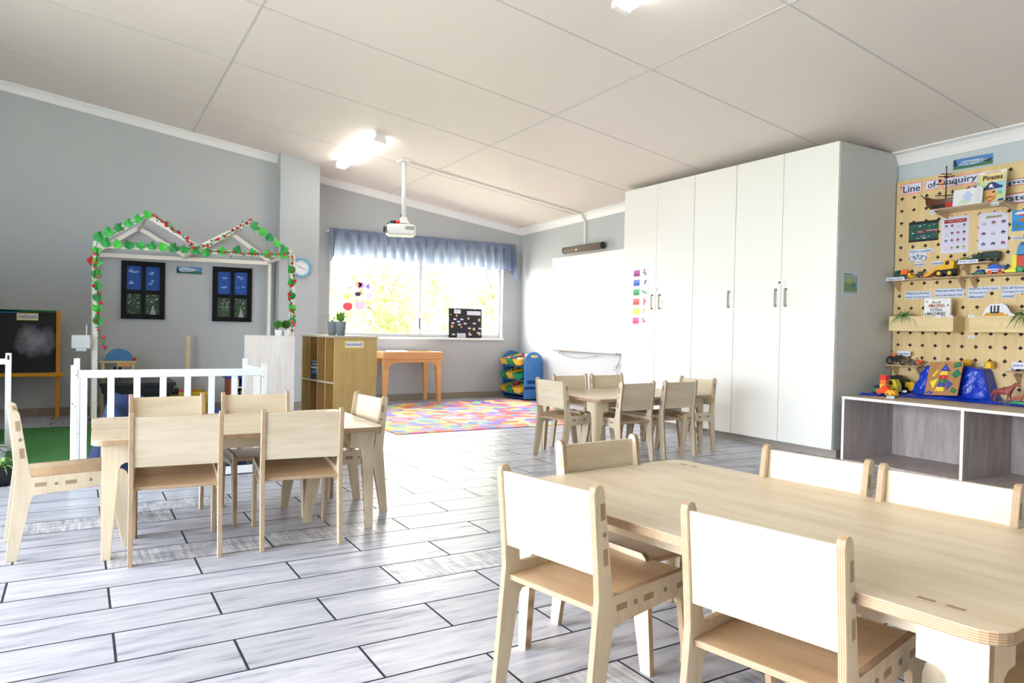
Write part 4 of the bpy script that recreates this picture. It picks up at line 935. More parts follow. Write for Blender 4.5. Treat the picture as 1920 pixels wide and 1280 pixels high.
MB('plastic').box(rx0+.02, rx1-.02, 8.725, 9.30, .02, .04, c=(30, 70, 120)).part('base_bar', t)
BC = [((238, 196, 60), 'yellow'), ((30, 150, 96), 'green'), ((238, 196, 60), 'yellow')]; nm = ['lowest', 'middle', 'top']
for lv, z in enumerate((.095, .295, .495)):
    for k in range(3):
        ya = 8.735+k*.187; yb = ya+.178; c_, cn = BC[(k+lv) % 2 if lv else k % 2]
        tb = thing('toy_bin', '%s toy bin, %s level of the blue rack, %s' % (cn, nm[lv], ['nearest the viewer', 'in the middle', 'against the far side panel'][k]), 'bin', (5.56, (ya+yb)/2, z), group='toy bins in the blue rack')
        b = MB('plastic'); xa, xb = 5.36, 5.70; ti = .22
        def bp(x, y, zz_): return (x, y, z+zz_+(x-xa)*ti)
        o_ = [(xa, ya), (xb, ya), (xb, yb), (xa, yb)]; i_ = [(xa+.035, ya+.02), (xb-.02, ya+.02), (xb-.02, yb-.02), (xa+.035, yb-.02)]
        b.grid([[bp(x, y, 0) for x, y in i_], [bp(x, y, .085) for x, y in o_], [bp(x+(.006 if x == xa else -.006), y+(.006 if y == ya else -.006), .085) for x, y in o_], [bp(x+(.004 if x < 5.5 else -.004), y+(.004 if y < (ya+yb)/2 else -.004), .006) for x, y in i_]], c=c_, smooth=False, close=True, cap=True); b.part('shell', tb)
        rg = random.Random(lv*7+k)
        if lv == 2 or (lv == 1 and k == 2) or (lv == 0 and k == 1):
            pal = [(226, 60, 60), (60, 60, 190), (240, 210, 60), (240, 130, 50), (60, 160, 80), (240, 240, 240), (120, 60, 160)] if lv != 1 else [(236, 150, 50), (246, 190, 60), (220, 110, 50)]
            for q in range(9 if lv == 2 else 6):
                b = MB('plastic'); c0 = Vector((rg.uniform(5.42, 5.63), rg.uniform(ya+.04, yb-.04), 0)); c0.z = z+.062+(c0.x-xa)*ti+rg.uniform(0, .035)
                a1 = Vector((rg.gauss(0, 1), rg.gauss(0, 1), rg.gauss(0, .5))).normalized(); a2 = a1.cross(Vector((0, 0, 1))).normalized(); cc = rg.choice(pal)
                b.obox(c0, a1, a2, a1.cross(a2), rg.uniform(.025, .045), rg.uniform(.008, .018), rg.uniform(.006, .014), c=cc)
                cn2 = {(226, 60, 60): 'red', (60, 60, 190): 'blue', (240, 210, 60): 'yellow', (240, 130, 50): 'orange', (60, 160, 80): 'green', (240, 240, 240): 'white', (120, 60, 160): 'purple', (236, 150, 50): 'orange', (246, 190, 60): 'yellow-orange', (220, 110, 50): 'dark orange'}[cc]
                g_ = 'toy blocks in the blue rack, %s level, bin %s' % (nm[lv], ['nearest', 'in the middle', 'farthest'][k])
                b.single('toy_block', '%s toy block in the %s bin, %s level of the blue rack' % (cn2, ['nearest', 'centre', 'farthest'][k], nm[lv]), 'toy', g_)

# colourful play mat
b = MB('leaf_mat'); b.box(2.56, 5.42, 6.32, 8.92, .0, .008); b.single('play_mat', 'large play mat of multicoloured leaf shapes below the window', 'rug', bevel=.002)

# ---------------------------------------------------------------- white cupboards
CX = 5.30
def cupboard(ya, yb, doors, handles, lock, label):
    t = thing('tall_cupboard', label, 'cupboard', (5.7, (ya+yb)/2, 0), group='row of tall white cupboards')
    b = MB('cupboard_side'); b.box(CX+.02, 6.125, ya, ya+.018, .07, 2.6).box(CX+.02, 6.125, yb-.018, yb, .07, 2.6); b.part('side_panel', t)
    MB('cupboard_white').box(CX+.02, 6.125, ya+.018, yb-.018, 2.58, 2.6).part('top_panel', t); MB('cupboard_white').box(CX+.02, 6.125, ya+.018, yb-.018, .07, .09).part('bottom_panel', t)
    MB('cupboard_white').box(6.10, 6.12, ya+.018, yb-.018, .09, 2.58).part('back_panel', t)
    MB('plinth_tile').box(CX+.06, 6.12, ya, yb, 0, .07).part('plinth', t)
    for i, (a_, c_) in enumerate(doors):
        d = MB('cupboard_white').box(CX, CX+.019, a_+.0022, c_-.0022, .072, 2.6).part('door', t, .0015)
        for hy in handles:
            if a_ < hy < c_:
                for z in (1.265, 1.41): MB('brushed').box(CX-.022, CX, hy-.007, hy+.007, z-.009, z+.009).part('handle_mount', d, .002)
                MB('brushed').box(CX-.028, CX-.018, hy-.006, hy+.006, 1.26, 1.415).part('handle', d, .002)
        if lock and a_ < lock < c_:
            MB('white_edge').box(CX-.006, CX, lock-.045, lock+.045, 1.452, 1.49).part('lock_plate', d, .002)
            b = MB('chrome'); b.tube([(CX-.006, lock, 1.471), (CX-.016, lock, 1.471)], .011, 14); b.part('lock', d)
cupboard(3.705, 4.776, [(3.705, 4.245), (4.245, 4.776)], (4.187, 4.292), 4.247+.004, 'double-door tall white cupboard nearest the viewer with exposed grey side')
cupboard(4.777, 5.314, [(4.777, 5.314)], (4.832,), None, 'single-door tall white cupboard in the middle of the row')
cupboard(5.315, 6.404, [(5.315, 5.859), (5.859, 6.404)], (5.79, 5.905), 5.83, 'double-door tall white cupboard furthest back, with colour cards on its door')
# colour cards
tops = [505, 526, 546, 567, 588, 607]
cards = [((150, 40, 130), 'purple'), ((40, 90, 190), 'blue'), ((20, 150, 80), 'green'), ((222, 60, 60), 'red'), ((236, 226, 60), 'yellow'), ((214, 40, 130), 'pink')]
cyl, cyr = 6.232, 5.975; hh = (1.712-1.083)/6
for i, (c_, n_) in enumerate(cards):
    z = 1.712-(i+1)*hh; pr = [(.05, .16, .45, .5, c_), (.05, .5, .45, .85, tuple(int(v+(255-v)*.25) for v in c_))]
    rg = random.Random(i)
    for k in range(7): pr.append(('e', .77+rg.gauss(0, .05), .5+rg.gauss(0, .14), .05, .07, tuple(max(0, min(255, int(v+rg.gauss(0, 40)))) for v in c_)))
    sheet('colour_card', '%s colour card with a small picture, %s in the column on the cupboard door' % (n_, ['topmost', 'second', 'third', 'fourth', 'fifth', 'lowest'][i]), 'card', (CX-.0012, cyl, z+.003), YM, ZP, cyl-cyr, hh-.006, (240, 238, 244), prints=pr, group='colour cards on the cupboard door')
pr = [(.1, .12, .86, .82, (150, 184, 170)), (.14, .2, .82, .5, (120, 160, 120)), ('e', .4, .6, .2, .12, (170, 190, 120)), ('e', .65, .45, .12, .1, (100, 140, 150)), (.1, .84, .6, .88, (120, 130, 150))]
sheet('taped_poster', 'small green landscape poster taped to the grey cupboard side', 'poster', (5.372, 3.7045, 1.342), XP, ZP, .245, .212, (206, 214, 226), prints=pr)
# ---------------------------------------------------------------- low cabinet
t = thing('low_cabinet', 'low open cabinet with white edges and grey wood inside, below the pegboard', 'cabinet', (5.7, 2.6, 0))
yl, yr_, H = 3.625, 1.3, .525
MB('top_oak', 'white_edge').box(5.3, 6.115, yr_, yl, H-.022, H, me=[0, 0, 1, 1, 1, 1]).part('top', t, .0015)
MB('grey_oak').box(5.975, 5.993, yr_+.022, 3.60, .012, H-.022).part('back_panel', t); MB('grey_oak').box(5.33, 6.09, yr_, yl-.0, .0, .012).part('plinth', t)
for y in (3.60, 2.682, 1.76, yr_): MB('grey_oak', 'white_edge').box(5.3, 5.975 if y in (2.682, 1.76) else 6.09, y, y+.022, .012, H-.022, me=[0, 0, 0, 0, 1, 0]).part('upright', t, .001)

# ---------------------------------------------------------------- pegboard with plus-shaped holes
t = thing('pegboard', 'birch plywood pegboard with plus-shaped holes covering the wall', 'pegboard', (6.1, 2.9, .5))
X0, X1 = 6.10, 6.112; s_ = .1058; b = MB('peg_ply', 'edge_x')
ny, nz = 14, 18; ytop = 3.649+.045; yb_ = ytop-.009
ys = [3.70]; ycs = [3.649-s_*k for k in range(ny)]; zcs = [.945+.105*(k-4) for k in range(nz)]
a_, w_ = .0155, .0056
yl_ = []; zl_ = []
for c_ in ycs: yl_ += [c_+a_, c_+w_, c_-w_, c_-a_]
yl_ = [3.698]+yl_+[ycs[-1]-s_/2]
for c_ in zcs: zl_ += [c_-a_, c_-w_, c_+w_, c_+a_]
zl_ = [.50]+zl_+[2.362]
for i in range(len(yl_)-1):
    for j in range(len(zl_)-1):
        hi = (i % 4 in (1, 2, 3)) and i//4 < ny; hj = (j % 4 in (1, 2, 3)) and j//4 < nz
        ya, yb2, za, zb = yl_[i], yl_[i+1], zl_[j], zl_[j+1]
        if hi and hj and (i % 4 == 2 or j % 4 == 2):
            for (e, f_) in (((ya, za), (yb2, za)), ((yb2, za), (yb2, zb)), ((yb2, zb), (ya, zb)), ((ya, zb), (ya, za))):
                di = (e[0] == f_[0]); border = True
                if i % 4 == 2 and j % 4 == 2: border = False
                elif i % 4 == 2: border = not ((j % 4 == 1 and e[1] == f_[1] == zb) or (j % 4 == 3 and e[1] == f_[1] == za))
                else: border = not ((i % 4 == 1 and di and e[0] == yb2) or (i % 4 == 3 and di and e[0] == ya))
                if border: b.face([(X0, *e), (X0, *f_), (X1, *f_), (X1, *e)], 1)
        else: b.face([(X0, ya, za), (X0, yb2, za), (X0, yb2, zb), (X0, ya, zb)])
b.face([(X0, yl_[0], .5), (X1, yl_[0], .5), (X1, yl_[0], 2.362), (X0, yl_[0], 2.362)], 1); b.face([(X0, yl_[0], 2.362), (X1, yl_[0], 2.362), (X1, yl_[-1], 2.362), (X0, yl_[-1], 2.362)], 1)
b.part('front', t); MB('matte').box(6.1125, 6.129, yl_[-1], 3.698, .5, 2.362, c=(30, 28, 28)).part('backing', t)
pegroot = t
XB = 6.0985
def pegp(px, py, x=XB): return at(px, py, 0, x)
def on_board(name, label, cat, pl, pr_, **kw):
    """card on the board between lower-left pixel pl and upper-right pixel pr_"""
    a, c_ = pegp(*pl), pegp(*pr_); return sheet(name, label, cat, a, YM, ZP, a.y-c_.y, c_.z-a.z, **kw)
INK = (34, 40, 84)
# headline cards
def head(txt, x0, y0, x1, y1, label, border, bg_=(216, 220, 240), tw=.84, lean=None, ink=(26, 32, 66), xo=.08, vh=.62, vv=.18):
    a, c_ = pegp(x0, y0), pegp(x1, y1); w, h = a.y-c_.y, c_.z-a.z
    return sheet('word_card', label, 'card', a, YM, ZP, w, h, border, prints=[(.04, .1, .96, .9, bg_)], texts=[(txt, xo, vv, tw, vh, ink, .01)])
head('Line', 1690.5, 366.5, 1729, 339.5, 'pink-edged word card reading Line at the pegboard top left', (240, 150, 150))
head('of', 1735, 358, 1760, 334.5, 'small pink-edged word card reading of', (240, 150, 150), vv=.2, tw=.62, xo=.2)
head('inquiry', 1766, 353, 1836, 322.5, 'long pink-edged word card reading inquiry, behind the toy ship', (240, 150, 150), tw=.9, xo=.05, vv=.12, vh=.7)
head('Transport', 1814, 361, 1956, 327, 'orange-edged word card ending in port, right of the pirate book', (206, 96, 50), tw=.9, xo=.05, vv=.1, vh=.72)
head('Systems', 1862, 387, 1966, 353, 'orange-edged word card reading systems, lower of the two at the right', (206, 96, 50), tw=.9, xo=.05, vv=.12, vh=.7)
p0 = at(1787.5, 319, 0, 6.128); p1 = at(1862, 291, 0, 6.128)
sheet('name_banner', 'blue landscape banner reading Investigation Area on the wall above the pegboard', 'sign', p0, YM, ZP, p0.y-p1.y, .082, (84, 134, 196), prints=[('p', [(0, 0), (1, 0), (1, .35), (.7, .25), (.4, .2), (0, .3)], (70, 120, 76)), ('p', [(.1, .4), (.5, .3), (.9, .5), (.7, .7), (.25, .7)], (204, 220, 236)), ('p', [(0, .3), (.12, .35), (.06, .9), (0, .95)], (30, 48, 90)), ('p', [(.75, .3), (.95, .3), (1, .62), (.85, .5)], (40, 60, 60))],
      texts=[('Investigation Area', .14, .36, .7, .3, (26, 36, 84), .01)])
# posters
def grid_poster(label, pl, pr_, title, tc_, nx, nz_, seed, cut=False):
    rg = random.Random(seed); pr = [(.1, .82, .92, .92, tc_)] if not cut else [(.24, .84, .8, .91, (196, 186, 170))]
    top, bot = (.76, .16) if not cut else (.74, .18)
    pal = [(120, 40, 50), (60, 70, 90), (60, 100, 150), (190, 150, 60), (50, 80, 70), (150, 60, 60), (210, 200, 210)]
    for i in range(nx):
        for j in range(nz_):
            u, v = .18+.66*i/(nx-1), top-(top-bot)*j/(nz_-1); c_ = rg.choice(pal); k = rg.random(); du, dv = .5/nx*.5, .03
            pr.append(('p', [(u-du, v-dv*.3), (u-du*.7, v-dv), (u+du*.8, v-dv), (u+du, v+dv*.2), (u+du*.2, v+dv*.4), (u, v+dv*(1+k)), (u-du*.4, v+dv*.4)], c_))
            if cut: pr.append(('e', u-du*.5, v-dv, .018, .013, (30, 30, 36))); pr.append(('e', u+du*.5, v-dv, .018, .013, (30, 30, 36)))
            pr.append((u-du*.7, v-.062, u+du*.7, v-.052, (60, 60, 76)))
    if not cut:
        for i in range(1, nx): u = .18+.66*(i-.5)/(nx-1); pr.append((u-.002, bot-.06, u+.002, top+.05, (150, 150, 170)))
        for j in range(1, nz_): v = top-(top-bot)*(j-.45)/(nz_-1); pr.append((.08, v-.001, .94, v+.001, (150, 150, 170)))
    a, c_ = pegp(*pl), pegp(*pr_); w, h = a.y-c_.y, c_.z-a.z
    return sheet('transport_chart', label, 'poster', a, YM, ZP, w, h, (214, 214, 236), prints=pr, texts=[(title, .24 if not cut else .28, .845 if not cut else .855, .6 if not cut else .48, .05 if not cut else .04, (240, 200, 200) if not cut else (60, 50, 50))],
        poly=[(0, 0), (1, 0), (1, 1), (0, 1)] if not cut else [(0, 0), (1, 0), (1, .88), (.74, 1), (0, 1)], group='transport charts')
grid_poster('white chart titled Water Transport with rows of boats', (1764, 476), (1817.5, 402), 'Water Transport', (160, 50, 54), 4, 4, 1)
grid_poster('white chart titled Land Transport with nine vehicles and a cut corner', (1833.5, 470), (1892, 394), 'LAND TRANSPORT', (0, 0, 0), 3, 3, 2, True)
a, c_ = pegp(1703.5, 455), pegp(1760.5, 411); rg = random.Random(9); pr = [(0, .88, 1, 1, (20, 24, 30)), (0, 0, 1, .1, (20, 24, 30))]
for k in range(46): pr.append(('e', rg.uniform(.05, .95), rg.uniform(.15, .85), rg.uniform(.02, .07), rg.uniform(.01, .05), rg.choice([(24, 70, 130), (40, 110, 90), (170, 60, 60), (120, 150, 190), (90, 110, 60), (30, 90, 70), (220, 220, 230)])))
pr += [(.6, .48, .98, .54, (206, 120, 120)), ('p', [(.28, .5), (.4, .42), (.55, .46), (.4, .55)], (190, 90, 90))]
sheet('dark_picture', 'dark green and blue picture of vehicles at the pegboard left', 'poster', a, YM, ZP, a.y-c_.y, c_.z-a.z, (28, 84, 70), prints=pr)
a, c_ = pegp(1897, 434), pegp(1975, 386); rg = random.Random(4); pr = [(0, 0, 1, .5, (40, 130, 206)), ('p', [(.05, .82), (.15, .92), (.5, .9), (.55, .82), (.3, .72)], (226, 226, 236)), ('p', [(.08, .78), (.5, .8), (.3, .7)], (190, 40, 50)), ('p', [(.1, .5), (.3, .62), (.5, .5), (.36, .4)], (176, 110, 70)), ('p', [(.04, .2), (.14, .32), (.24, .22), (.14, .1)], (60, 130, 100)), ('p', [(.34, .2), (.5, .3), (.6, .18), (.44, .1)], (190, 90, 50)), ('e', .75, .6, .1, .1, (230, 180, 60))]
sheet('blue_picture', 'bright blue picture with planes and sea animals at the right edge', 'poster', a, YM, ZP, a.y-c_.y, c_.z-a.z, (46, 150, 222), prints=pr)
# question cards
def qcard(lines, pl, pr_, label, steps=None):
    a, c_ = pegp(*pl), pegp(*pr_); w, h = a.y-c_.y, c_.z-a.z; n = len(lines); mx_ = max(len(l_) for l_ in lines); tx = []; poly = None
    wl = steps or [1]*n
    if n > 1 and steps:
        poly = [(0, 0)]
        for i in range(n-1, -1, -1): poly += [(wl[i], (n-1-i)/n), (wl[i], (n-i)/n)]
        poly += [(0, 1)]
        cl_ = []
        for p in poly:
            if not cl_ or cl_[-1] != p: cl_.append(p)
        poly = cl_
    for i, l_ in enumerate(lines): tx.append((l_, .03, 1-(i+.82)/n, wl[i]*.92, .62/n, INK, .008))
    return sheet('question_card', label, 'card', a, YM, ZP, w, h, (206, 216, 238), texts=tx, poly=poly, group='question cards on the pegboard')
qcard(['What is a tandem?'], (1704, 475.5), (1750, 465), 'card asking what is a tandem, above the bicycle picture')
qcard(['tandem'], (1714.5, 499.5), (1734, 491.5), 'small card reading tandem below the bicycle picture')
qcard(['construction vehicle'], (1745, 497), (1795, 487), 'card reading construction vehicle above the yellow loader')
qcard(['What are the four', 'types of transport?'], (1697, 561), (1746, 545), 'two-line card asking for the four types of transport')
qcard(['Have you ever been', 'on an aeroplane, train'], (1753, 558), (1808.5, 539.5), 'two-line card asking have you ever been on an aeroplane')
qcard(['How are these types', 'of transport', 'different?'], (1815, 560.5), (1875, 536), 'three-line card asking how are these types of transport different', [1, .62, .52])
qcard(['Do all forms of', 'transport have', 'wheels?'], (1878, 559), (1935, 533.5), 'three-line card asking do all forms of transport have wheels', [1, .95, .45])
qcard(['What is air'], (1898, 450), (1950, 440), 'card beginning What at the right edge below the blue picture')
# tandem drawing
q = pegp(1721, 483.5); t = thing('bicycle_cutout', 'dark blue cut-out drawing of a tandem bicycle on the pegboard', 'picture', tuple(q))
w_ = (q.y-pegp(1737, 483).y)
b = MB('matte')
for s2 in (-1, 1): b.tube([(6.0975, q.y+s2*w_*.68+w_*.3*math.cos(a_), q.z-.006+w_*.3*math.sin(a_)) for a_ in [2*PI*k/20 for k in range(21)]], .0022, 5, c=(36, 60, 100))
for l_ in ([(.68, 0), (.45, .35), (-.5, .35), (-.68, 0)], [(.45, .35), (.25, -.05), (-.28, -.05), (-.5, .35)], [(.02, .35), (.25, -.05)], [(.02, .35), (-.28, -.05)], [(.5, .5), (.62, .52)], [(.02, .48), (.02, .35)], [(.14, .5), (-.06, .5)]):
    b.tube([(6.0975, q.y+u*w_, q.z-.006+v*w_) for u, v in l_], .002, 5, c=(36, 60, 100))
b.part('drawing', t); 
sheet('card', None, None, (6.0988, q.y+w_*1.0, q.z-w_*.42), YM, ZP, w_*2, w_*.95, (214, 222, 238), part_of=t, th=.0005)

# ---------------------------------------------------------------- shelves on the board
def shelf(name, label, yl, yr, z, d, braces, group=None, th=.012, bh=.085):
    t = thing(name, label, 'shelf', (6.09-d/2, (yl+yr)/2, z-th), group='shelves on the pegboard')
    MB('light_ply', 'edge_z').box(6.099-d, 6.0985, yr, yl, z-th, z, me=[0, 0, 1, 1, 1, 1]).part('board', t, .001)
    for y in braces:
        b = MB('light_ply', 'edge_x'); b.prism([(6.0985, z-th), (6.0985, z-th-bh), (6.08, z-th-bh), (6.099-d*.8, z-th-.015), (6.099-d*.8, z-th)], 1, y-.006, y+.006, 0, 1); b.part('bracket', t, .001)
    return t
# top shelf: right end at y 2.742, left end further along
s1y = at(1743, 405, 0, 5.88).y
shelf('wall_shelf', 'top shelf of the pegboard carrying the toy ship and pirate book', s1y, 2.745, 2.045, .215, (s1y-.03, 2.76), bh=.045)
zA = at(1700, 522, 0, 5.98).z; zA = at(1798, 517, 0, 5.98).z
sh2 = (at(1662, 525, 0, 5.98).y, at(1801, 517, 0, 5.98).y)
shelf('wall_shelf', 'long shelf with the cement mixer and yellow loader, left of its pair', min(3.69, sh2[0]), sh2[1], zA, .12, (3.645, sh2[1]+.03))
shelf('wall_shelf', 'long shelf with the green car and blue-white racer, right of its pair', sh2[1]-.004, 2.25, zA+.002, .12, (sh2[1]-.06, 2.5))
zB = at(1850, 489, 0, 5.98).z; yb0, yb1 = at(1793, 495, 0, 5.98).y, at(1859, 488, 0, 5.98).y
shelf('wall_shelf', 'short raised shelf with the green army vehicles', yb0, yb1, zB, .12, (yb0-.04, yb1+.04))
zC = at(1700, 685, 0, 5.98).z; yc0, yc1 = min(3.69, at(1654, 685, 0, 5.98).y), at(1721, 689, 0, 5.98).y
shelf('wall_shelf', 'low shelf with motorbikes next to the cupboard side', yc0, yc1, zC, .12, (yc0-.05, yc1+.03))
zD = at(1900, 696, 0, 5.98).z; yd0 = at(1885, 696, 0, 5.98).y
shelf('wall_shelf', 'low shelf with the black police car at the right edge', yd0, 2.30, zD, .12, (yd0-.05,))
# planter boxes
def planter(yl, yr, z0, z1, d, label):
    t = thing('planter_box', label, 'box', (6.0, (yl+yr)/2, z0), group='plywood boxes on the pegboard'); xf = 6.0985-d; k = .01
    MB('light_ply').box(xf, xf+k, yr, yl, z0, z1).part('front_panel', t, .001)
    b = MB('light_ply'); b.box(xf+k, 6.0985, yr, yr+k, z0, z1).box(xf+k, 6.0985, yl-k, yl, z0, z1); b.part('end_panel', t, .001)
    MB('light_ply').box(xf+k, 6.0985, yr+k, yl-k, z0, z0+k).part('floor_panel', t); return t
pA0, pA1 = at(1666, 620, 0, 5.93), at(1788, 592, 0, 5.93); pA1.y = 3.105
planter(min(3.685, pA0.y), pA1.y, pA0.z, pA1.z, .165, 'plywood box holding the flying machines book and a spider plant')
pB0 = at(1816, 620, 0, 5.93)
planter(pB0.y, 2.25, pA0.z-.002, pA1.z, .165, 'plywood box holding the car cut-out, cut by the right picture edge')
for i, (px, py) in enumerate(((1759, 593.5), (1781, 593), (1821, 592.5))):
    q = at(px, py, 0, 5.932); sheet('small_tag', 'tiny white word tag on the plywood box rim, %s' % ['left of two on the left box', 'right of two on the left box', 'on the right box'][i], 'tag', (5.932, q.y+.02, q.z-.009), YM, ZP, .04, .018, (232, 236, 246), prints=[(.2, .35, .8, .6, (130, 150, 200))], group='tiny white tags')
q = pegp(1821, 631.5); sheet('small_tag', 'tiny white tag stuck on the pegboard under the right box', 'tag', (XB, q.y+.022, q.z-.01), YM, ZP, .046, .02, (232, 236, 246), prints=[(.2, .35, .8, .6, (130, 150, 200))], group='tiny white tags')
# shelf edge word tags
def etag(txt, px0, py0, px1, py1, X, label):
    a, c_ = at(px0, py0, 0, X), at(px1, py1, 0, X)
    return sheet('word_tag', label, 'tag', a, YM, ZP, a.y-c_.y, c_.z-a.z, (222, 228, 242), texts=[(txt, .08, .24, .84, .5, INK, .01)])
etag('ship', 1743.5, 402, 1752, 394, 5.881, 'small white tag reading ship on the left end of the top shelf')
etag('boat', 1858, 385.5, 1873, 377.5, 5.881, 'small white tag reading boat on the edge of the top shelf')
etag('cement mixer', 1661, 527, 1696, 518.5, 5.977, 'white tag reading cement mixer on the left end of the long shelf')
etag('army vehicle', 1796.5, 495, 1834, 485.5, 5.977, 'white tag reading army vehicle on the raised shelf edge')
etag('motorbike', 1682, 666.5, 1707, 658.5, 6.05, 'white tag reading motorbike above the toy motorbikes')
etag('police car', 1897, 691, 1935, 680, 5.97, 'white tag reading police car in front of the black toy car')
# ---------------------------------------------------------------- things on the top shelf
def ship():
    zb = 2.0455; y0 = at(1727, 385, 0, 6.0).y; y1 = at(1790, 388, 0, 6.0).y; t = thing('toy_ship', 'brown wooden toy sailing ship with three-part mast on the top shelf', 'toy', (6.0, (y0+y1)/2, zb)); L_ = y0-y1; xc = 5.99
    yb = y0-.05
    rows = []; n = 12
    for i in range(n+1):
        u = i/n; y = yb-u*(L_-.02); w = .036*math.sin(PI*min(.9, .12+u*.75))**.6; zt = zb+.075+.05*(1-u)**3+.02*u*u; kz = zb+.001+.06*max(0, (.25-u)/.25)**1.5
        rows.append([(xc-w, y, zt), (xc-w*.95, y, (zt+kz)/2+.006), (xc-w*.4, y, kz), (xc+w*.4, y, kz), (xc+w*.95, y, (zt+kz)/2+.006), (xc+w, y, zt), (xc+w*.8, y, zt-.012), (xc-w*.8, y, zt-.012)])
    b = MB('plastic'); b.grid(rows, c=(92, 56, 36), smooth=False, close=True, cap=True); b.part('hull', t)
    b = MB('matte'); b.grid([[(r[0][0]-.0012, r[0][1], r[0][2]-.045-.01*(k/n)), (r[2][0]-.009, r[0][1], r[2][2]+.001)] for k, r in enumerate(rows) if k > 2], c=(46, 46, 52), smooth=False); b.part('lower_hull', t)
    b = MB('plastic'); b.box(xc-.0425, xc-.036, yb-L_*.74-.028, yb-L_*.74+.028, zb+.012, zb+.05, c=(196, 50, 36)); b.part('rudder', t, .001)
    b = MB('plastic'); b.tube([(xc, yb+.01, zb+.11), (xc, y0+.0, zb+.15)], [.006, .003], 8, c=(96, 56, 34)); b.part('bowsprit', t)
    ym = at(1773, 380, 0, xc).y; ztop = at(1773, 313, 0, xc).z
    b = MB('plastic'); b.tube([(xc, ym, zb+.07), (xc, ym, ztop)], [.006, .004], 8, c=(74, 44, 32)); b.ball((xc, ym, ztop), .007, .007, .007, c=(60, 36, 28)); b.part('mast', t)
    for py, hw in ((327, .04), (331.5, .06), (345, .085), (366.5, .085)):
        z = at(1773, py, 0, xc).z; b = MB('plastic'); b.tube([(xc, ym+hw, z+.01), (xc, ym, z), (xc, ym-hw, z-.004)], .0042, 6, c=(54, 34, 30)); b.part('yard', t)
    for k in range(2): z = at(1773, 329, 0, xc).z-.02; b = MB('plastic'); b.lathe([(.012, z), (.016, z+.012), (.016, z+.015)], (xc, ym, 0), 10, c=(60, 38, 30)); b.part('crows_nest', t); break
ship()
def book_on(name, label, pl, pr_, X, zb, th, color, prints, texts, lean=.12):
    a = at(*pl, 0, X); c_ = at(*pr_, 0, X); h = c_.z-zb; w = a.y-c_.y; t = thing(name, label, 'book', (X, (a.y+c_.y)/2, zb)); yd = Vector((lean, 0, 1)).normalized(); nd = Vector(YM).cross(yd)
    P0 = Vector((X, a.y, zb+.001)); b = MB('paper'); c0 = P0+Vector(YM)*w/2+yd*h/2-nd*th/2
    b.obox(c0, YM, yd, nd, w/2, h/2, th/2, c=color); b.part('cover', t); b = MB('paper'); b.obox(c0+Vector(YM)*.002+yd*.0025-nd*0, YM, yd, nd, w/2, h/2-.001, th/2-.002, c=(236, 234, 226)); b.part('pages', t)
    sheet('cover_print', None, None, P0+nd*.0003, YM, yd, w, h, color, prints=prints, part_of=t, th=.0006)
    for q in texts: text_part(q[0], t, P0+Vector(YM)*q[1]*w+yd*q[2]*h+nd*.0035, YM, yd, q[3]*w, q[4]*h, q[5], bold=.02)
    return t
face_c = (224, 168, 106)
book_on('pirate_book', 'picture book titled Pirates with a bearded captain in a blue hat', (1829, 385), (1884, 314.5), 5.96, 2.0455, .014, (214, 226, 190),
    [(.02, .0, .98, .97, (196, 214, 160)), (.1, .66, .96, .93, (232, 212, 150)), (.02, .93, .98, .99, (236, 236, 240)), (.25, .945, .8, .965, (170, 60, 50)), (.0, .62, .1, .68, (120, 190, 214)), (.45, .3, .98, .64, (150, 206, 220)),
     ('e', .52, .28, .24, .17, face_c), ('p', [(.3, .24), (.5, .1), (.74, .24), (.7, .12), (.52, .04), (.34, .12)], (196, 136, 70)), ('p', [(.22, .4), (.3, .52), (.4, .62), (.52, .66), (.66, .62), (.78, .55), (.94, .5), (.9, .44), (.6, .44), (.5, .42), (.3, .42)], (44, 62, 120)), ('e', .5, .55, .06, .04, (240, 240, 244)), ('p', [(.42, .48), (.44, .47), (.6, .51), (.59, .53)], (236, 236, 244)), ('p', [(.42, .52), (.43, .54), (.6, .49), (.58, .47)], (236, 236, 244)),
     ('e', .62, .34, .05, .03, (40, 50, 90)), ('p', [(.3, .2), (.4, .22), (.6, .21), (.66, .19), (.5, .17)], (160, 80, 50)), ('p', [(.3, .02), (.5, .09), (.7, .02), (.6, 0), (.4, 0)], (206, 60, 60)), ('e', .45, .04, .02, .012, (255, 255, 255)), ('e', .57, .04, .02, .012, (255, 255, 255)), ('p', [(.75, .0), (.98, .0), (.98, .12), (.8, .1)], (44, 70, 140)), ('e', .85, .3, .08, .06, (110, 190, 130))],
    [('Pirates', .2, .72, .7, .15, (30, 26, 22))])
book_on('drawing_pad', 'white card with a dotted blue boat drawing leaning on the top shelf', (1785.5, 391), (1841.5, 349), 5.915, 2.0455, .004, (226, 228, 230),
    [('p', [(.3, .3), (.42, .5), (.3, .5), (.42, .7), (.5, .88), (.6, .7), (.72, .5), (.6, .5), (.66, .3)], (180, 200, 230)), ('p', [(.14, .2), (.3, .3), (.66, .3), (.6, .15), (.3, .12)], (190, 220, 180))]+[('e', .15+.05*k, .1+.04*math.sin(k), .008, .012, (80, 110, 120)) for k in range(9)]+[('e', .5+.22*math.cos(k*.6), .5+.33*math.sin(k*.6), .008, .012, (90, 110, 150)) for k in range(10)]+[(.78, .88-.09*k, .96, .9-.09*k, (180, 184, 190)) for k in range(9)]+[(.755, 0, .76, 1, (170, 176, 184))], [])

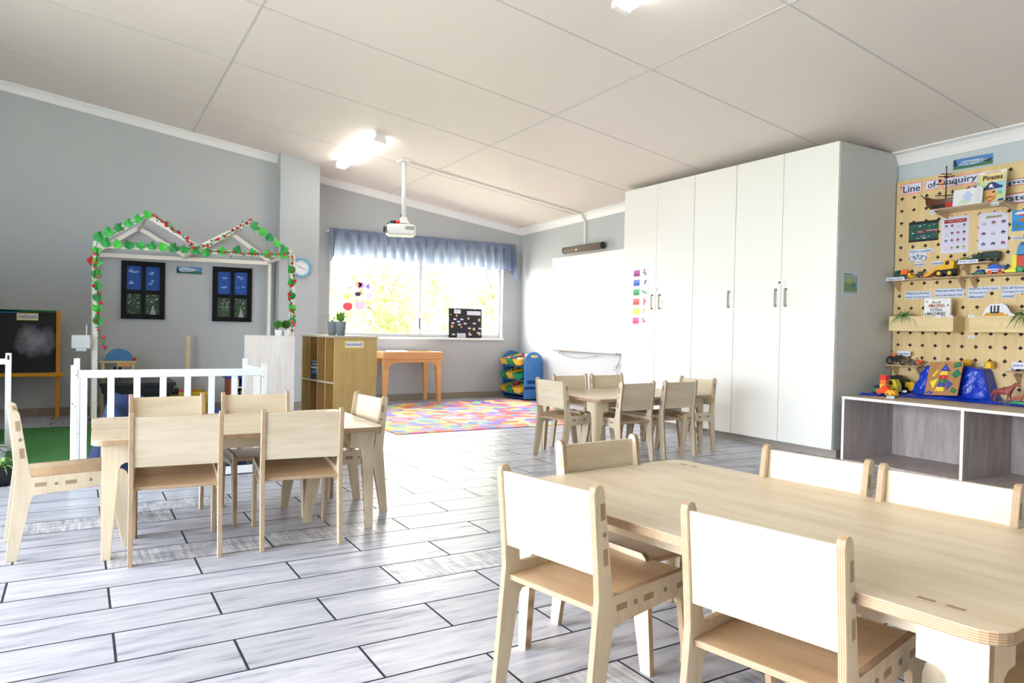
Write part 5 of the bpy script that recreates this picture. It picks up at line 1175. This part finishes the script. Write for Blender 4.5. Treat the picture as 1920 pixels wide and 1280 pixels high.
# ---------------------------------------------------------------- toy vehicles
def wheel(b, x, y, z, r, w, c_, hub=(200, 200, 200)):
    b.tube([(x-w/2, y, z), (x+w/2, y, z)], r, 14, c=c_); b.tube([(x-w/2-.0006, y, z), (x+w/2+.0006, y, z)], r*.55, 10, c=hub)
def vehicle(name, label, px, py, X, z, L_, body, wheels, extra=(), group=None, width=.035, flip=1):
    """body: [(outline in (u along length 0..1, v height in L), colour)], wheels: (u, radius/L, colour, hub)"""
    y = at(px, py, 0, X).y; t = thing(name, label, 'toy', (X, y, z), group=group)
    def U(u): return y+flip*(.5-u)*L_
    for i, (poly, c_, w_) in enumerate(body):
        b = MB('plastic'); b.prism([(U(u), z+v*L_) for u, v in poly], 0, X-width/2*w_, X+width/2*w_, c=c_); b.part(['body', 'cabin', 'trim', 'hood', 'bed', 'blade', 'arm', 'roof'][i], t, .0015)
    for u, r, c_, h_ in wheels:
        for sx_ in (-1, 1): b = MB('plastic'); wheel(b, X+sx_*width*.45, U(u), z+r*L_, r*L_, width*.22, c_, h_); b.part('wheel', t)
    for f_ in extra: f_(t, U, z, L_)
    return t
BKc, YLc, ORc, GNc = (28, 28, 32), (240, 190, 40), (240, 110, 40), (40, 100, 60)
z2 = zA+.0005; X2 = 6.03
vehicle('toy_mixer', 'toy cement mixer with green body and orange drum on the long shelf', 1691, 513, X2, z2, .115, [([(0, .1), (1, .1), (1, .3), (0, .3)], (30, 80, 70), 1), ([(0, .3), (.34, .3), (.34, .66), (.05, .62)], (20, 84, 76), 1), ([(.42, .3), (.95, .36), (1.0, .62), (.8, .74), (.5, .66)], ORc, .9)], [(.15, .12, BKc, (90, 90, 90)), (.8, .12, BKc, (90, 90, 90))])
vehicle('toy_digger', 'small yellow toy digger beside the cement mixer', 1711, 515, X2, z2, .085, [([(0, .08), (.9, .08), (.9, .3), (0, .3)], YLc, 1), ([(.1, .3), (.4, .3), (.36, .55), (.14, .55)], YLc, .8), ([(.6, .3), (.95, .45), (1.1, .2), (1.0, .18), (.9, .32)], (60, 50, 30), .3)], [(.2, .14, BKc, YLc), (.7, .14, BKc, YLc)])
vehicle('toy_digger', 'small dark and yellow toy excavator between digger and loader', 1727, 512, X2, z2, .075, [([(0, .1), (.9, .1), (.9, .3), (0, .3)], (60, 60, 54), 1), ([(.2, .3), (.7, .3), (.66, .75), (.24, .75)], (70, 70, 60), .8), ([(.7, .25), (1.1, .4), (1.3, .1), (1.1, .15)], YLc, .4)], [(.2, .14, BKc, YLc), (.7, .14, BKc, YLc)])
vehicle('toy_loader', 'large yellow toy wheel loader with orange shovel on the long shelf', 1768, 508, X2, z2, .21, [([(.2, .12), (1, .12), (1, .3), (.75, .32), (.2, .26)], (34, 36, 50), .8), ([(.3, .26), (.95, .3), (.98, .58), (.78, .66), (.6, .64), (.55, .46), (.32, .42)], (232, 180, 40), 1), ([(-.18, .02), (.04, .06), (.3, .26), (.3, .34), (.0, .2), (-.16, .1)], (244, 166, 60), 1.1), ([(.64, .46), (.8, .46), (.8, .62), (.66, .6)], (40, 40, 50), 1.04)], [(.42, .14, BKc, YLc), (.82, .14, BKc, YLc)], width=.06)
vehicle('toy_car', 'low green and blue toy car on the long shelf under the raised shelf', 1834, 508, X2, z2, .10, [([(0, .08), (1, .08), (1, .2), (.7, .26), (0, .14)], (50, 140, 110), 1), ([(.25, .2), (.5, .42), (.85, .44), (1, .22)], (36, 60, 130), .85)], [(.2, .1, BKc, (90, 90, 90)), (.8, .1, BKc, (90, 90, 90))])
vehicle('toy_racer', 'blue and white toy racing car with orange wheels on the long shelf', 1868, 506, X2, z2, .13, [([(0, .14), (1, .14), (1, .3), (0, .34)], (226, 230, 238), 1), ([(.05, .36), (.3, .6), (.55, .62), (.75, .42), (1.02, .52), (1.02, .34), (.1, .3)], (44, 92, 200), .8), ([(.12, .2), (.9, .2), (.9, .26), (.12, .26)], (60, 100, 200), 1.04)], [(.22, .13, ORc, (200, 70, 30)), (.8, .16, ORc, (60, 60, 60))], width=.05)
tt = vehicle('toy_train', 'chunky toy train with lime green front and red body at the right edge', 1912, 500, X2-.01, z2, .16, [([(-.05, .04), (.45, .04), (.45, .2), (.3, .26), (-.05, .14)], (222, 226, 60), 1), ([(.2, .2), (.45, .2), (.45, .85), (.22, .85)], (224, 226, 50), .7), ([(.45, .1), (1.1, .1), (1.1, .8), (.45, .8)], (204, 60, 44), 1), ([(.4, .85), (.9, .85), (.9, 1.25), (.5, 1.3)], (60, 140, 200), .8), ([(.5, 1.3), (.9, 1.27), (.85, 1.42), (.6, 1.45)], (40, 80, 150), .6)], [(.6, .17, (30, 110, 60), (60, 170, 90)), (.98, .17, (30, 110, 60), (60, 170, 90))], width=.07)
zB2 = zB+.0005
vehicle('toy_tank', 'olive toy tank on the raised shelf, leftmost of the army toys', 1808, 486, 6.04, zB2, .11, [([(0, .06), (1, .06), (1.05, .2), (.9, .28), (.1, .26)], (126, 124, 56), 1), ([(.25, .26), (.7, .28), (.64, .42), (.3, .42)], (140, 136, 60), .7), ([(.65, .36), (1.25, .62), (1.25, .66), (.65, .4)], (70, 60, 40), .1)], [(.12, .1, (60, 60, 40), (90, 90, 50)), (.5, .1, (60, 60, 40), (90, 90, 50)), (.88, .1, (60, 60, 40), (90, 90, 50))])
vehicle('toy_jeep', 'dark green toy army jeep beside the olive tank', 1828, 482, 6.04, zB2, .09, [([(0, .12), (1, .12), (1, .36), (0, .4)], (36, 84, 54), 1), ([(.3, .4), (.7, .38), (.64, .66), (.36, .66)], (30, 70, 50), .8)], [(.2, .15, BKc, (40, 90, 60)), (.8, .15, BKc, (40, 90, 60))])
vehicle('toy_truck', 'long dark green toy army truck at the right of the raised shelf', 1853, 480, 6.04, zB2, .17, [([(0, .1), (1, .1), (1, .22), (0, .22)], (30, 50, 40), 1), ([(.0, .22), (.26, .22), (.26, .42), (.06, .4)], (36, 70, 50), .9), ([(.3, .22), (1, .22), (1, .42), (.9, .46), (.3, .46)], (44, 56, 48), 1)], [(.15, .1, BKc, (40, 100, 60)), (.55, .1, BKc, (40, 100, 60)), (.85, .1, BKc, (50, 90, 60))])
zC2 = zC+.0005
def moto(px, L_, c1, c2, label):
    y = at(px, 680, 0, 6.03).y; t = thing('toy_motorbike', label, 'toy', (6.03, y, zC2), group='toy motorbikes on the low shelf')
    for s2, r in ((1, .23), (-1, .2)):
        b = MB('plastic'); ring = [(6.03, y+s2*L_*.34+r*.78*L_*math.cos(a_), zC2+r*L_+r*.78*L_*math.sin(a_)) for a_ in [2*PI*k/16 for k in range(17)]]; b.tube(ring, r*L_*.22, 6, c=(40, 52, 40)); b.part('wheel', t)
    b = MB('plastic'); b.prism([(y+u*L_, zC2+v*L_) for u, v in ((.34, .24), (.30, .5), (.12, .62), (-.05, .5), (-.3, .56), (-.38, .44), (-.1, .3), (-.02, .16), (.1, .16))], 0, 6.022, 6.038, c=c1); b.part('frame', t, .001)
    b = MB('plastic'); b.ball((6.03, y+.12*L_, zC2+.52*L_), .012, .17*L_, .1*L_, c=c2); b.part('fuel_tank', t)
    b = MB('plastic'); b.tube([(6.01, y+.26*L_, zC2+.74*L_), (6.05, y+.26*L_, zC2+.74*L_)], .003, 6, c=BKc); b.tube([(6.03, y+.34*L_, zC2+.22*L_), (6.03, y+.24*L_, zC2+.76*L_)], .003, 6, c=(90, 90, 90)); b.part('handlebar', t)
moto(1680, .155, (30, 34, 34), ORc, 'large black toy motorbike with orange tank, leftmost on the low shelf'); moto(1700, .10, (96, 70, 60), (90, 60, 54), 'brown toy motorbike in the middle of the low shelf')
moto(1712.5, .07, (80, 84, 90), (90, 92, 100), 'tiny grey toy motorbike beside the orange one'); moto(1724, .085, (216, 80, 40), (226, 90, 40), 'small orange toy motorbike at the shelf end')
vehicle('toy_car', 'black toy police car on the low shelf at the right edge', 1917, 693, 6.02, zD+.0005, .13, [([(0, .1), (1, .1), (1, .26), (.0, .24)], (24, 24, 32), 1), ([(.2, .24), (.38, .4), (.72, .4), (.9, .25)], (20, 20, 26), .85), ([(-.3, .06), (.05, .1), (.05, .2), (-.1, .14)], (226, 226, 232), .8)], [(.2, .12, BKc, (210, 210, 216)), (.82, .12, BKc, (210, 210, 216))], width=.05)

# ---------------------------------------------------------------- in the planter boxes
zf = pA0.z+.0105
book_on('flying_book', 'white book titled Amazing Flying Machines standing in the plywood box', (1731.5, 590), (1781, 559), 5.955, zf, .03, (232, 232, 230),
    [(.3, .86, .65, .88, (60, 50, 50)), (.1, .44, .84, .455, (190, 50, 50)), ('e', .1, .9, .03, .02, (60, 60, 70)), ('e', .35, .9, .03, .02, (90, 70, 60)), ('e', .6, .9, .03, .02, (170, 100, 60)), ('e', .92, .78, .03, .03, (40, 50, 60)), ('e', .06, .5, .02, .04, (50, 60, 80)), ('e', .94, .25, .02, .05, (50, 50, 60))], [('AMAZING', .16, .72, .64, .11, (170, 80, 60)), ('FLYING', .26, .59, .46, .1, (110, 110, 130)), ('MACHINES', .14, .47, .7, .1, (60, 60, 70))], lean=.04)
for i, (px, lab) in enumerate(((1699, 'spider plant spilling over the left plywood box'), (1925, 'spider plant spilling over the right plywood box at the picture edge'))):
    y = at(px, 590, 0, 6.0).y; t = thing('spider_plant', lab, 'plant', (6.01, y, zf), group='spider plants in the plywood boxes')
    b = MB('plastic'); b.lathe([(.035, zf), (.045, zf+.09), (.04, zf+.09), (.03, zf+.08)], (6.01, y, 0), 16, c=(120, 84, 60)); b.part('pot', t)
    strap_plant(t, (5.99, y, zf+.09), 34, .24, [(80, 140, 60), (110, 164, 80), (60, 116, 50), (150, 184, 120)], 30+i, .006, amin=PI*.42, amax=PI*1.58, droop=1.25)
    strap_plant(t, (5.985, y, zf+.09), 6, .26, [(150, 160, 90), (110, 140, 70)], 40+i, .0018, name='runner', amin=PI*.6, amax=PI*1.4, droop=.5)
a, c_ = at(1843, 591, 0, 5.955), at(1915, 568, 0, 5.955)
sheet('car_cutout', 'white car-shaped board book with a safari jeep drawing in the right box', 'book', (5.955, a.y, zf), YM, (.06, 0, 1), a.y-c_.y, c_.z-zf, (226, 228, 236), th=.012,
    poly=[(0, 0), (1, 0), (1, .4), (.93, .52), (.74, .66), (.62, .92), (.5, 1), (.18, .97), (.07, .84), (.0, .6)],
    prints=[('p', [(.02, .56), (.1, .66), (.5, .68), (.68, .6), (.68, .5), (.02, .5)], (214, 150, 50)), ('p', [(.2, .64), (.2, .92), (.25, .92), (.25, .7), (.29, .7), (.29, .93), (.34, .93), (.34, .7), (.38, .7), (.38, .93), (.44, .92), (.44, .64)], (30, 50, 60)), ('e', .6, .63, .03, .04, (240, 236, 220))])

# ---------------------------------------------------------------- blue plastic sheet over boxes on the cabinet
def hfun(y, x):
    """height of the sheet above the cabinet top"""
    box1 = sm((3.455-y)/.14)*sm((y-2.80)/.11); h = .235*box1*sm((x-5.90)/.06)
    return h
b = MB('tarp'); rows = []; nu, nv = 110, 40
for i in range(nu+1):
    y = 3.612-i/nu*(3.612-1.45); r = []
    xa = 5.52+.46*sm((3.612-y)/.30)+.01*math.sin(y*9); xa = min(xa, 5.97) if y > 2.6 else xa
    if y > 3.4: xa = 5.50+(3.612-y)*1.0
    else: xa = min(5.715+(3.4-y)*.2, 5.80)
    for j in range(nv+1):
        x = xa+(6.095-xa)*(j/nv); h = hfun(y, x)
        wr = .007*(1+math.sin(23*y+14*x))*.5+.006*(1+math.sin(11*y-31*x+2))*.5
        if h > .01: wr += .006*math.sin(60*y+5*x)
        e = sm((x-xa)/.05)
        r.append((x-(.018*math.sin(34*y+9*h*8)*min(1, h/.05) if .01 < h < .228 else 0), y, H+.002+h+.012*e+wr*e))
    rows.append(r)
b.grid(rows); b.single('blue_sheet', 'shiny blue plastic sheet draped over boxes on the low cabinet', 'cloth')
ZT = H+.03
# shape pin board leaning on the sheet
a = at(1738, 733, 0, 5.86); c_ = at(1798, 679, 0, 5.86); z0 = H+.026; w = .255; h = .275
Pb = Vector((5.825, a.y, z0)); yd = Vector((.30, 0, 1)).normalized(); xd = Vector((0, -1, .06)).normalized(); nd = xd.cross(yd)
t = thing('shape_board', 'cork board with pinned coloured wooden shapes forming a rocket', 'board', tuple(Pb))
b = MB('cork'); cc = Pb+xd*w/2+yd*h/2; b.obox(cc, xd, yd, nd, w/2, h/2, .005); b.part('cork_panel', t, .001)
cols_ = {'B': (54, 66, 170), 'Y': (238, 214, 60), 'R': (200, 50, 50), 'G': (30, 122, 84)}
sh = [('blue', 'B', [(.36, .72), (.5, .93), (.68, .72)]), ('yellow', 'Y', [(.36, .6), (.62, .6), (.58, .71), (.4, .71)]), ('red', 'R', [(.36, .48), (.62, .48), (.62, .59), (.37, .59)]), ('green', 'G', [(.37, .36), (.6, .36), (.62, .47), (.36, .47)]), ('blue', 'B', [(.35, .25), (.6, .25), (.6, .35), (.37, .35)]), ('yellow', 'Y', [(.3, .12), (.58, .12), (.55, .24), (.35, .24)]),
      ('yellow', 'Y', [(.11, .4), (.35, .5), (.24, .18)]), ('blue', 'B', [(.62, .46), (.8, .34), (.65, .14)]), ('green', 'G', [(.72, .62), (.88, .78), (1.0, .62), (.86, .5)]), ('green', 'G', [(.74, .8), (.98, .86), (.95, .96), (.86, .99), (.76, .92)]), ('yellow', 'Y', [(.14, .56), (.2, .56), (.32, .72), (.27, .76)]), ('blue', 'B', [(.02, .06), (.14, .02), (.28, .06), (.14, .12)]), ('green', 'G', [(.78, .1), (.92, .06), (.95, .16), (.8, .26)])]
for cn, k, poly in sh:
    b = MB('plastic'); f1 = [Pb+xd*u*w+yd*v*h+nd*.0055 for u, v in poly]; f2 = [p+nd*.003 for p in f1]; n = len(poly)
    b.face(f2, c=cols_[k]); b.face(f1[::-1], c=cols_[k])
    for i in range(n): b.face([f1[i], f1[(i+1) % n], f2[(i+1) % n], f2[i]], c=cols_[k])
    b.part('wooden_shape', t, label='%s wooden shape' % cn)
    ce = sum(f2, Vector())/n; b = MB('plastic'); b.ball(ce+nd*.002, .0035, .0035, .0035, c=(236, 236, 220), n=8); b.part('pin', t)
# toys behind the board
q = at(1842, 688, 0, 6.03)
zq = H+.2525
for px, c_, lab, r in ((1813, (222, 170, 40), 'yellow toy helicopter cabin on the blue sheet, right of the shape board', .034), (1790, (236, 200, 40), 'flat yellow toy wing behind the shape board', .02)):
    y = at(px, 685, 0, 6.03).y; b = MB('plastic'); b.ball((6.03, y, zq+r), r, r*(1.2 if r > .03 else 2.2), r, c=c_); b.single('yellow_toy', lab, 'toy')
y = at(1856, 685, 0, 6.03).y; t = thing('toy_plane', 'small yellow toy airplane on the blue sheet beside the yellow helicopter', 'toy', (6.03, y, zq))
b = MB('plastic'); b.box(6.0, 6.06, y-.022, y+.022, zq+.004, zq+.055, c=(244, 196, 30)); b.part('fuselage', t, .006); b = MB('plastic'); b.tube([(6.0, y+.024, zq+.03), (6.0, y+.034, zq+.03)], .012, 8, c=(226, 226, 220)); b.part('propeller', t); b = MB('plastic'); b.box(5.985, 6.075, y-.012, y+.016, zq+.055, zq+.062, c=(236, 186, 30)); b.part('wing', t, .002)
# vehicles on the cabinet, left
def toy_on(px, py, X): q = at(px, py, 0, X); return q.y
zs = H+.02
vehicle('toy_truck', 'yellow toy truck with windows on the blue sheet beside the cupboard', 1673, 724, 5.80, zs, .12, [([(0, .12), (1, .12), (1, .55), (.8, .95), (.1, .95), (0, .55)], (214, 206, 50), 1), ([(.15, .58), (.75, .58), (.68, .86), (.2, .86)], (60, 60, 40), 1.03)], [(.22, .16, BKc, (110, 110, 100)), (.8, .16, BKc, (110, 110, 100))], width=.07)
vehicle('toy_tower', 'orange, red and yellow block tower toy in front of the yellow truck', 1658, 725, 5.70, zs, .05, [([(0, .1), (1, .1), (1, .8), (0, .8)], (60, 140, 60), 1), ([(0, .8), (1, .8), (1, 1.5), (0, 1.5)], (250, 214, 50), 1), ([(0, 1.5), (1, 1.5), (1, 2.2), (0, 2.2)], (250, 130, 60), 1), ([(0, 2.2), (1, 2.2), (1, 3.0), (0, 3.0)], (240, 60, 50), 1)], [], width=.05)
vehicle('toy_car', 'orange-red toy car at the front of the vehicle heap on the blue sheet', 1660, 728, 5.64, zs-.005, .12, [([(0, .1), (1, .1), (1.02, .34), (.7, .46), (.3, .46), (.1, .38), (0, .3)], (246, 86, 36), 1), ([(.3, .44), (.75, .44), (.66, .62), (.38, .62)], (236, 70, 40), .8)], [(.22, .14, ORc, (200, 60, 30)), (.78, .14, ORc, (200, 60, 30))], width=.055)
vehicle('toy_car', 'small yellow toy car before the orange-red car', 1672, 733, 5.59, zs-.012, .085, [([(0, .1), (1, .1), (1, .4), (.7, .62), (.25, .6), (0, .35)], (246, 186, 44), 1)], [(.22, .14, BKc, (226, 180, 60)), (.78, .14, BKc, (226, 180, 60))], width=.05)
vehicle('toy_bulldozer', 'black and yellow toy bulldozer behind the yellow truck', 1700, 718, 5.98, zs, .16, [([(-.3, .2), (.5, .2), (.4, .7), (.1, .9), (-.3, .85)], (30, 28, 32), 1), ([(.5, .1), (1, .15), (1.05, .5), (.9, .6), (.55, .55)], (234, 178, 40), 1)], [(.0, .18, BKc, (60, 60, 60)), (.6, .16, BKc, (60, 60, 60))], width=.07)
vehicle('toy_car', 'small green toy car at the left end of the blue sheet', 1645, 727, 5.72, zs-.006, .09, [([(0, .1), (1, .1), (1, .34), (.6, .5), (.2, .46), (0, .3)], (50, 130, 60), 1)], [(.22, .13, BKc, (90, 90, 90)), (.78, .13, BKc, (90, 90, 90))])
vehicle('toy_car', 'small dark blue toy car behind the green car beside the cupboard', 1649, 720, 5.84, zs, .09, [([(0, .1), (1, .1), (1, .34), (.6, .6), (.2, .56), (0, .3)], (28, 40, 90), 1)], [(.22, .13, BKc, (90, 90, 90)), (.78, .13, BKc, (90, 90, 90))])
a = at(1677, 738, 0, 5.52); sheet('small_tag', 'small white tag lying at the front edge of the cabinet top', 'tag', (5.46, a.y+.03, H+.001), YM, (.5, 0, .8), .062, .022, (226, 228, 240), prints=[(.2, .4, .8, .6, (150, 160, 190))])
a = at(1699, 729, 0, 5.80); sheet('paper_scrap', 'little white paper scrap on the blue sheet left of the shape board', 'paper', (5.78, a.y+.02, H+.034), YM, (.4, 0, .8), .035, .02, (236, 238, 246))
# ---------------------------------------------------------------- toy animals
def animal(name, label, y, X, z, s_, c_, pose='stand'):
    """grown from a joint skeleton; head towards -y"""
    J = {'hip': (.0, .42, .72), 'mid': (0, .05, .70), 'sh': (0, -.32, .76), 'n1': (0, -.50, .95), 'n2': (0, -.68, 1.16), 'hd': (0, -.80, 1.17), 'mz': (0, -1.0, 1.00),
         'ear': (.0, -.70, 1.30), 't1': (0, .56, .74), 't2': (0, .66, .42), 't3': (0, .68, .26)}
    R_ = {'hip': .19, 'mid': .185, 'sh': .19, 'n1': .125, 'n2': .09, 'hd': .085, 'mz': .05, 'ear': .025, 't1': .05, 't2': .05, 't3': .02}
    E_ = [('hip', 'mid'), ('mid', 'sh'), ('sh', 'n1'), ('n1', 'n2'), ('n2', 'hd'), ('hd', 'mz'), ('n2', 'ear'), ('hip', 't1'), ('t1', 't2'), ('t2', 't3')]
    for sd in (-1, 1):
        k = 'L' if sd > 0 else 'R'; st = .05*sd
        J.update({'h1'+k: (.10*sd, .44, .58), 'h2'+k: (.10*sd, .38+st, .44), 'h3'+k: (.10*sd, .50+st, .27), 'h4'+k: (.10*sd, .47+st, .0), 'f1'+k: (.09*sd, -.33, .52), 'f2'+k: (.09*sd, -.33-st, .28), 'f3'+k: (.09*sd, -.33-st, .0)})
        R_.update({'h1'+k: .11, 'h2'+k: .075, 'h3'+k: .042, 'h4'+k: .045, 'f1'+k: .075, 'f2'+k: .042, 'f3'+k: .045})
        E_ += [('hip', 'h1'+k), ('h1'+k, 'h2'+k), ('h2'+k, 'h3'+k), ('h3'+k, 'h4'+k), ('sh', 'f1'+k), ('f1'+k, 'f2'+k), ('f2'+k, 'f3'+k)]
    ks = list(J); me = bpy.data.meshes.new(name); me.from_pydata([(J[k][0]*s_, J[k][1]*s_, J[k][2]*s_+.02*s_) for k in ks], [(ks.index(a_), ks.index(b_)) for a_, b_ in E_], [])
    o = bpy.data.objects.new(name, me); C.objects.link(o); o.location = (X, y, z); bpy.context.view_layer.objects.active = o
    sk = o.modifiers.new('skin', 'SKIN'); sd_ = me.skin_vertices
    if not sd_: 
        bpy.context.view_layer.update(); me.attributes
    if not me.skin_vertices:
        o.select_set(True); bpy.ops.object.modifier_remove(modifier='skin'); bpy.ops.object.modifier_add(type='SKIN')
    for i, k in enumerate(ks): v = me.skin_vertices[0].data[i]; v.radius = (R_[k]*s_*1.02, R_[k]*s_*1.22); v.use_root = (k == 'hip')
    o.modifiers.new('sub', 'SUBSURF').levels = 1; o.modifiers[-1].render_levels = 1
    m_ = NT(name+'_skin', .5); m_.base(c_); bpy.context.view_layer.update()
    dg = bpy.context.evaluated_depsgraph_get(); m2 = bpy.data.meshes.new_from_object(o.evaluated_get(dg)); o.modifiers.clear(); o.data = m2; m2.materials.clear(); m2.materials.append(m_.m)
    for p in m2.polygons: p.use_smooth = True
    return tag(o, label, 'toy animal')
yh = at(1884, 735, 0, 5.86).y
animal('toy_horse', 'reddish brown toy horse standing on the blue sheet', yh, 5.84, H+.018, .118, (150, 70, 62))
animal('toy_foal', 'smaller shiny brown toy animal at the right picture edge', at(1912, 738, 0, 5.84).y, 5.82, H+.018, .062, (170, 90, 66))
b = MB('plastic'); y = at(1910, 742, 0, 5.80).y; b.tube([(5.79, y+.06, H+.026), (5.78, y+.02, H+.03), (5.78, y-.05, H+.028), (5.79, y-.1, H+.022)], [.003, .01, .011, .002], 8, c=(50, 160, 110))
for u in (.03, -.03):
    for s2 in (-1, 1): b.tube([(5.78, y+u, H+.028), (5.78+s2*.022, y+u+.008, H+.02)], .003, 6, c=(50, 160, 110))
b.single('toy_crocodile', 'green toy crocodile lying on the blue sheet before the brown horse', 'toy animal')
for i, px in enumerate((1877, 1893)):
    y = at(px, 746, 0, 5.80).y; b = MB('plastic'); b.ball((5.79, y, H+.026), .012, .014, .008, c=(70, 100, 120) if i == 0 else (90, 110, 110)); b.single('glass_pebble', 'dark glassy pebble on the blue sheet, %s of two below the horse' % ('left' if i == 0 else 'right'), 'pebble')
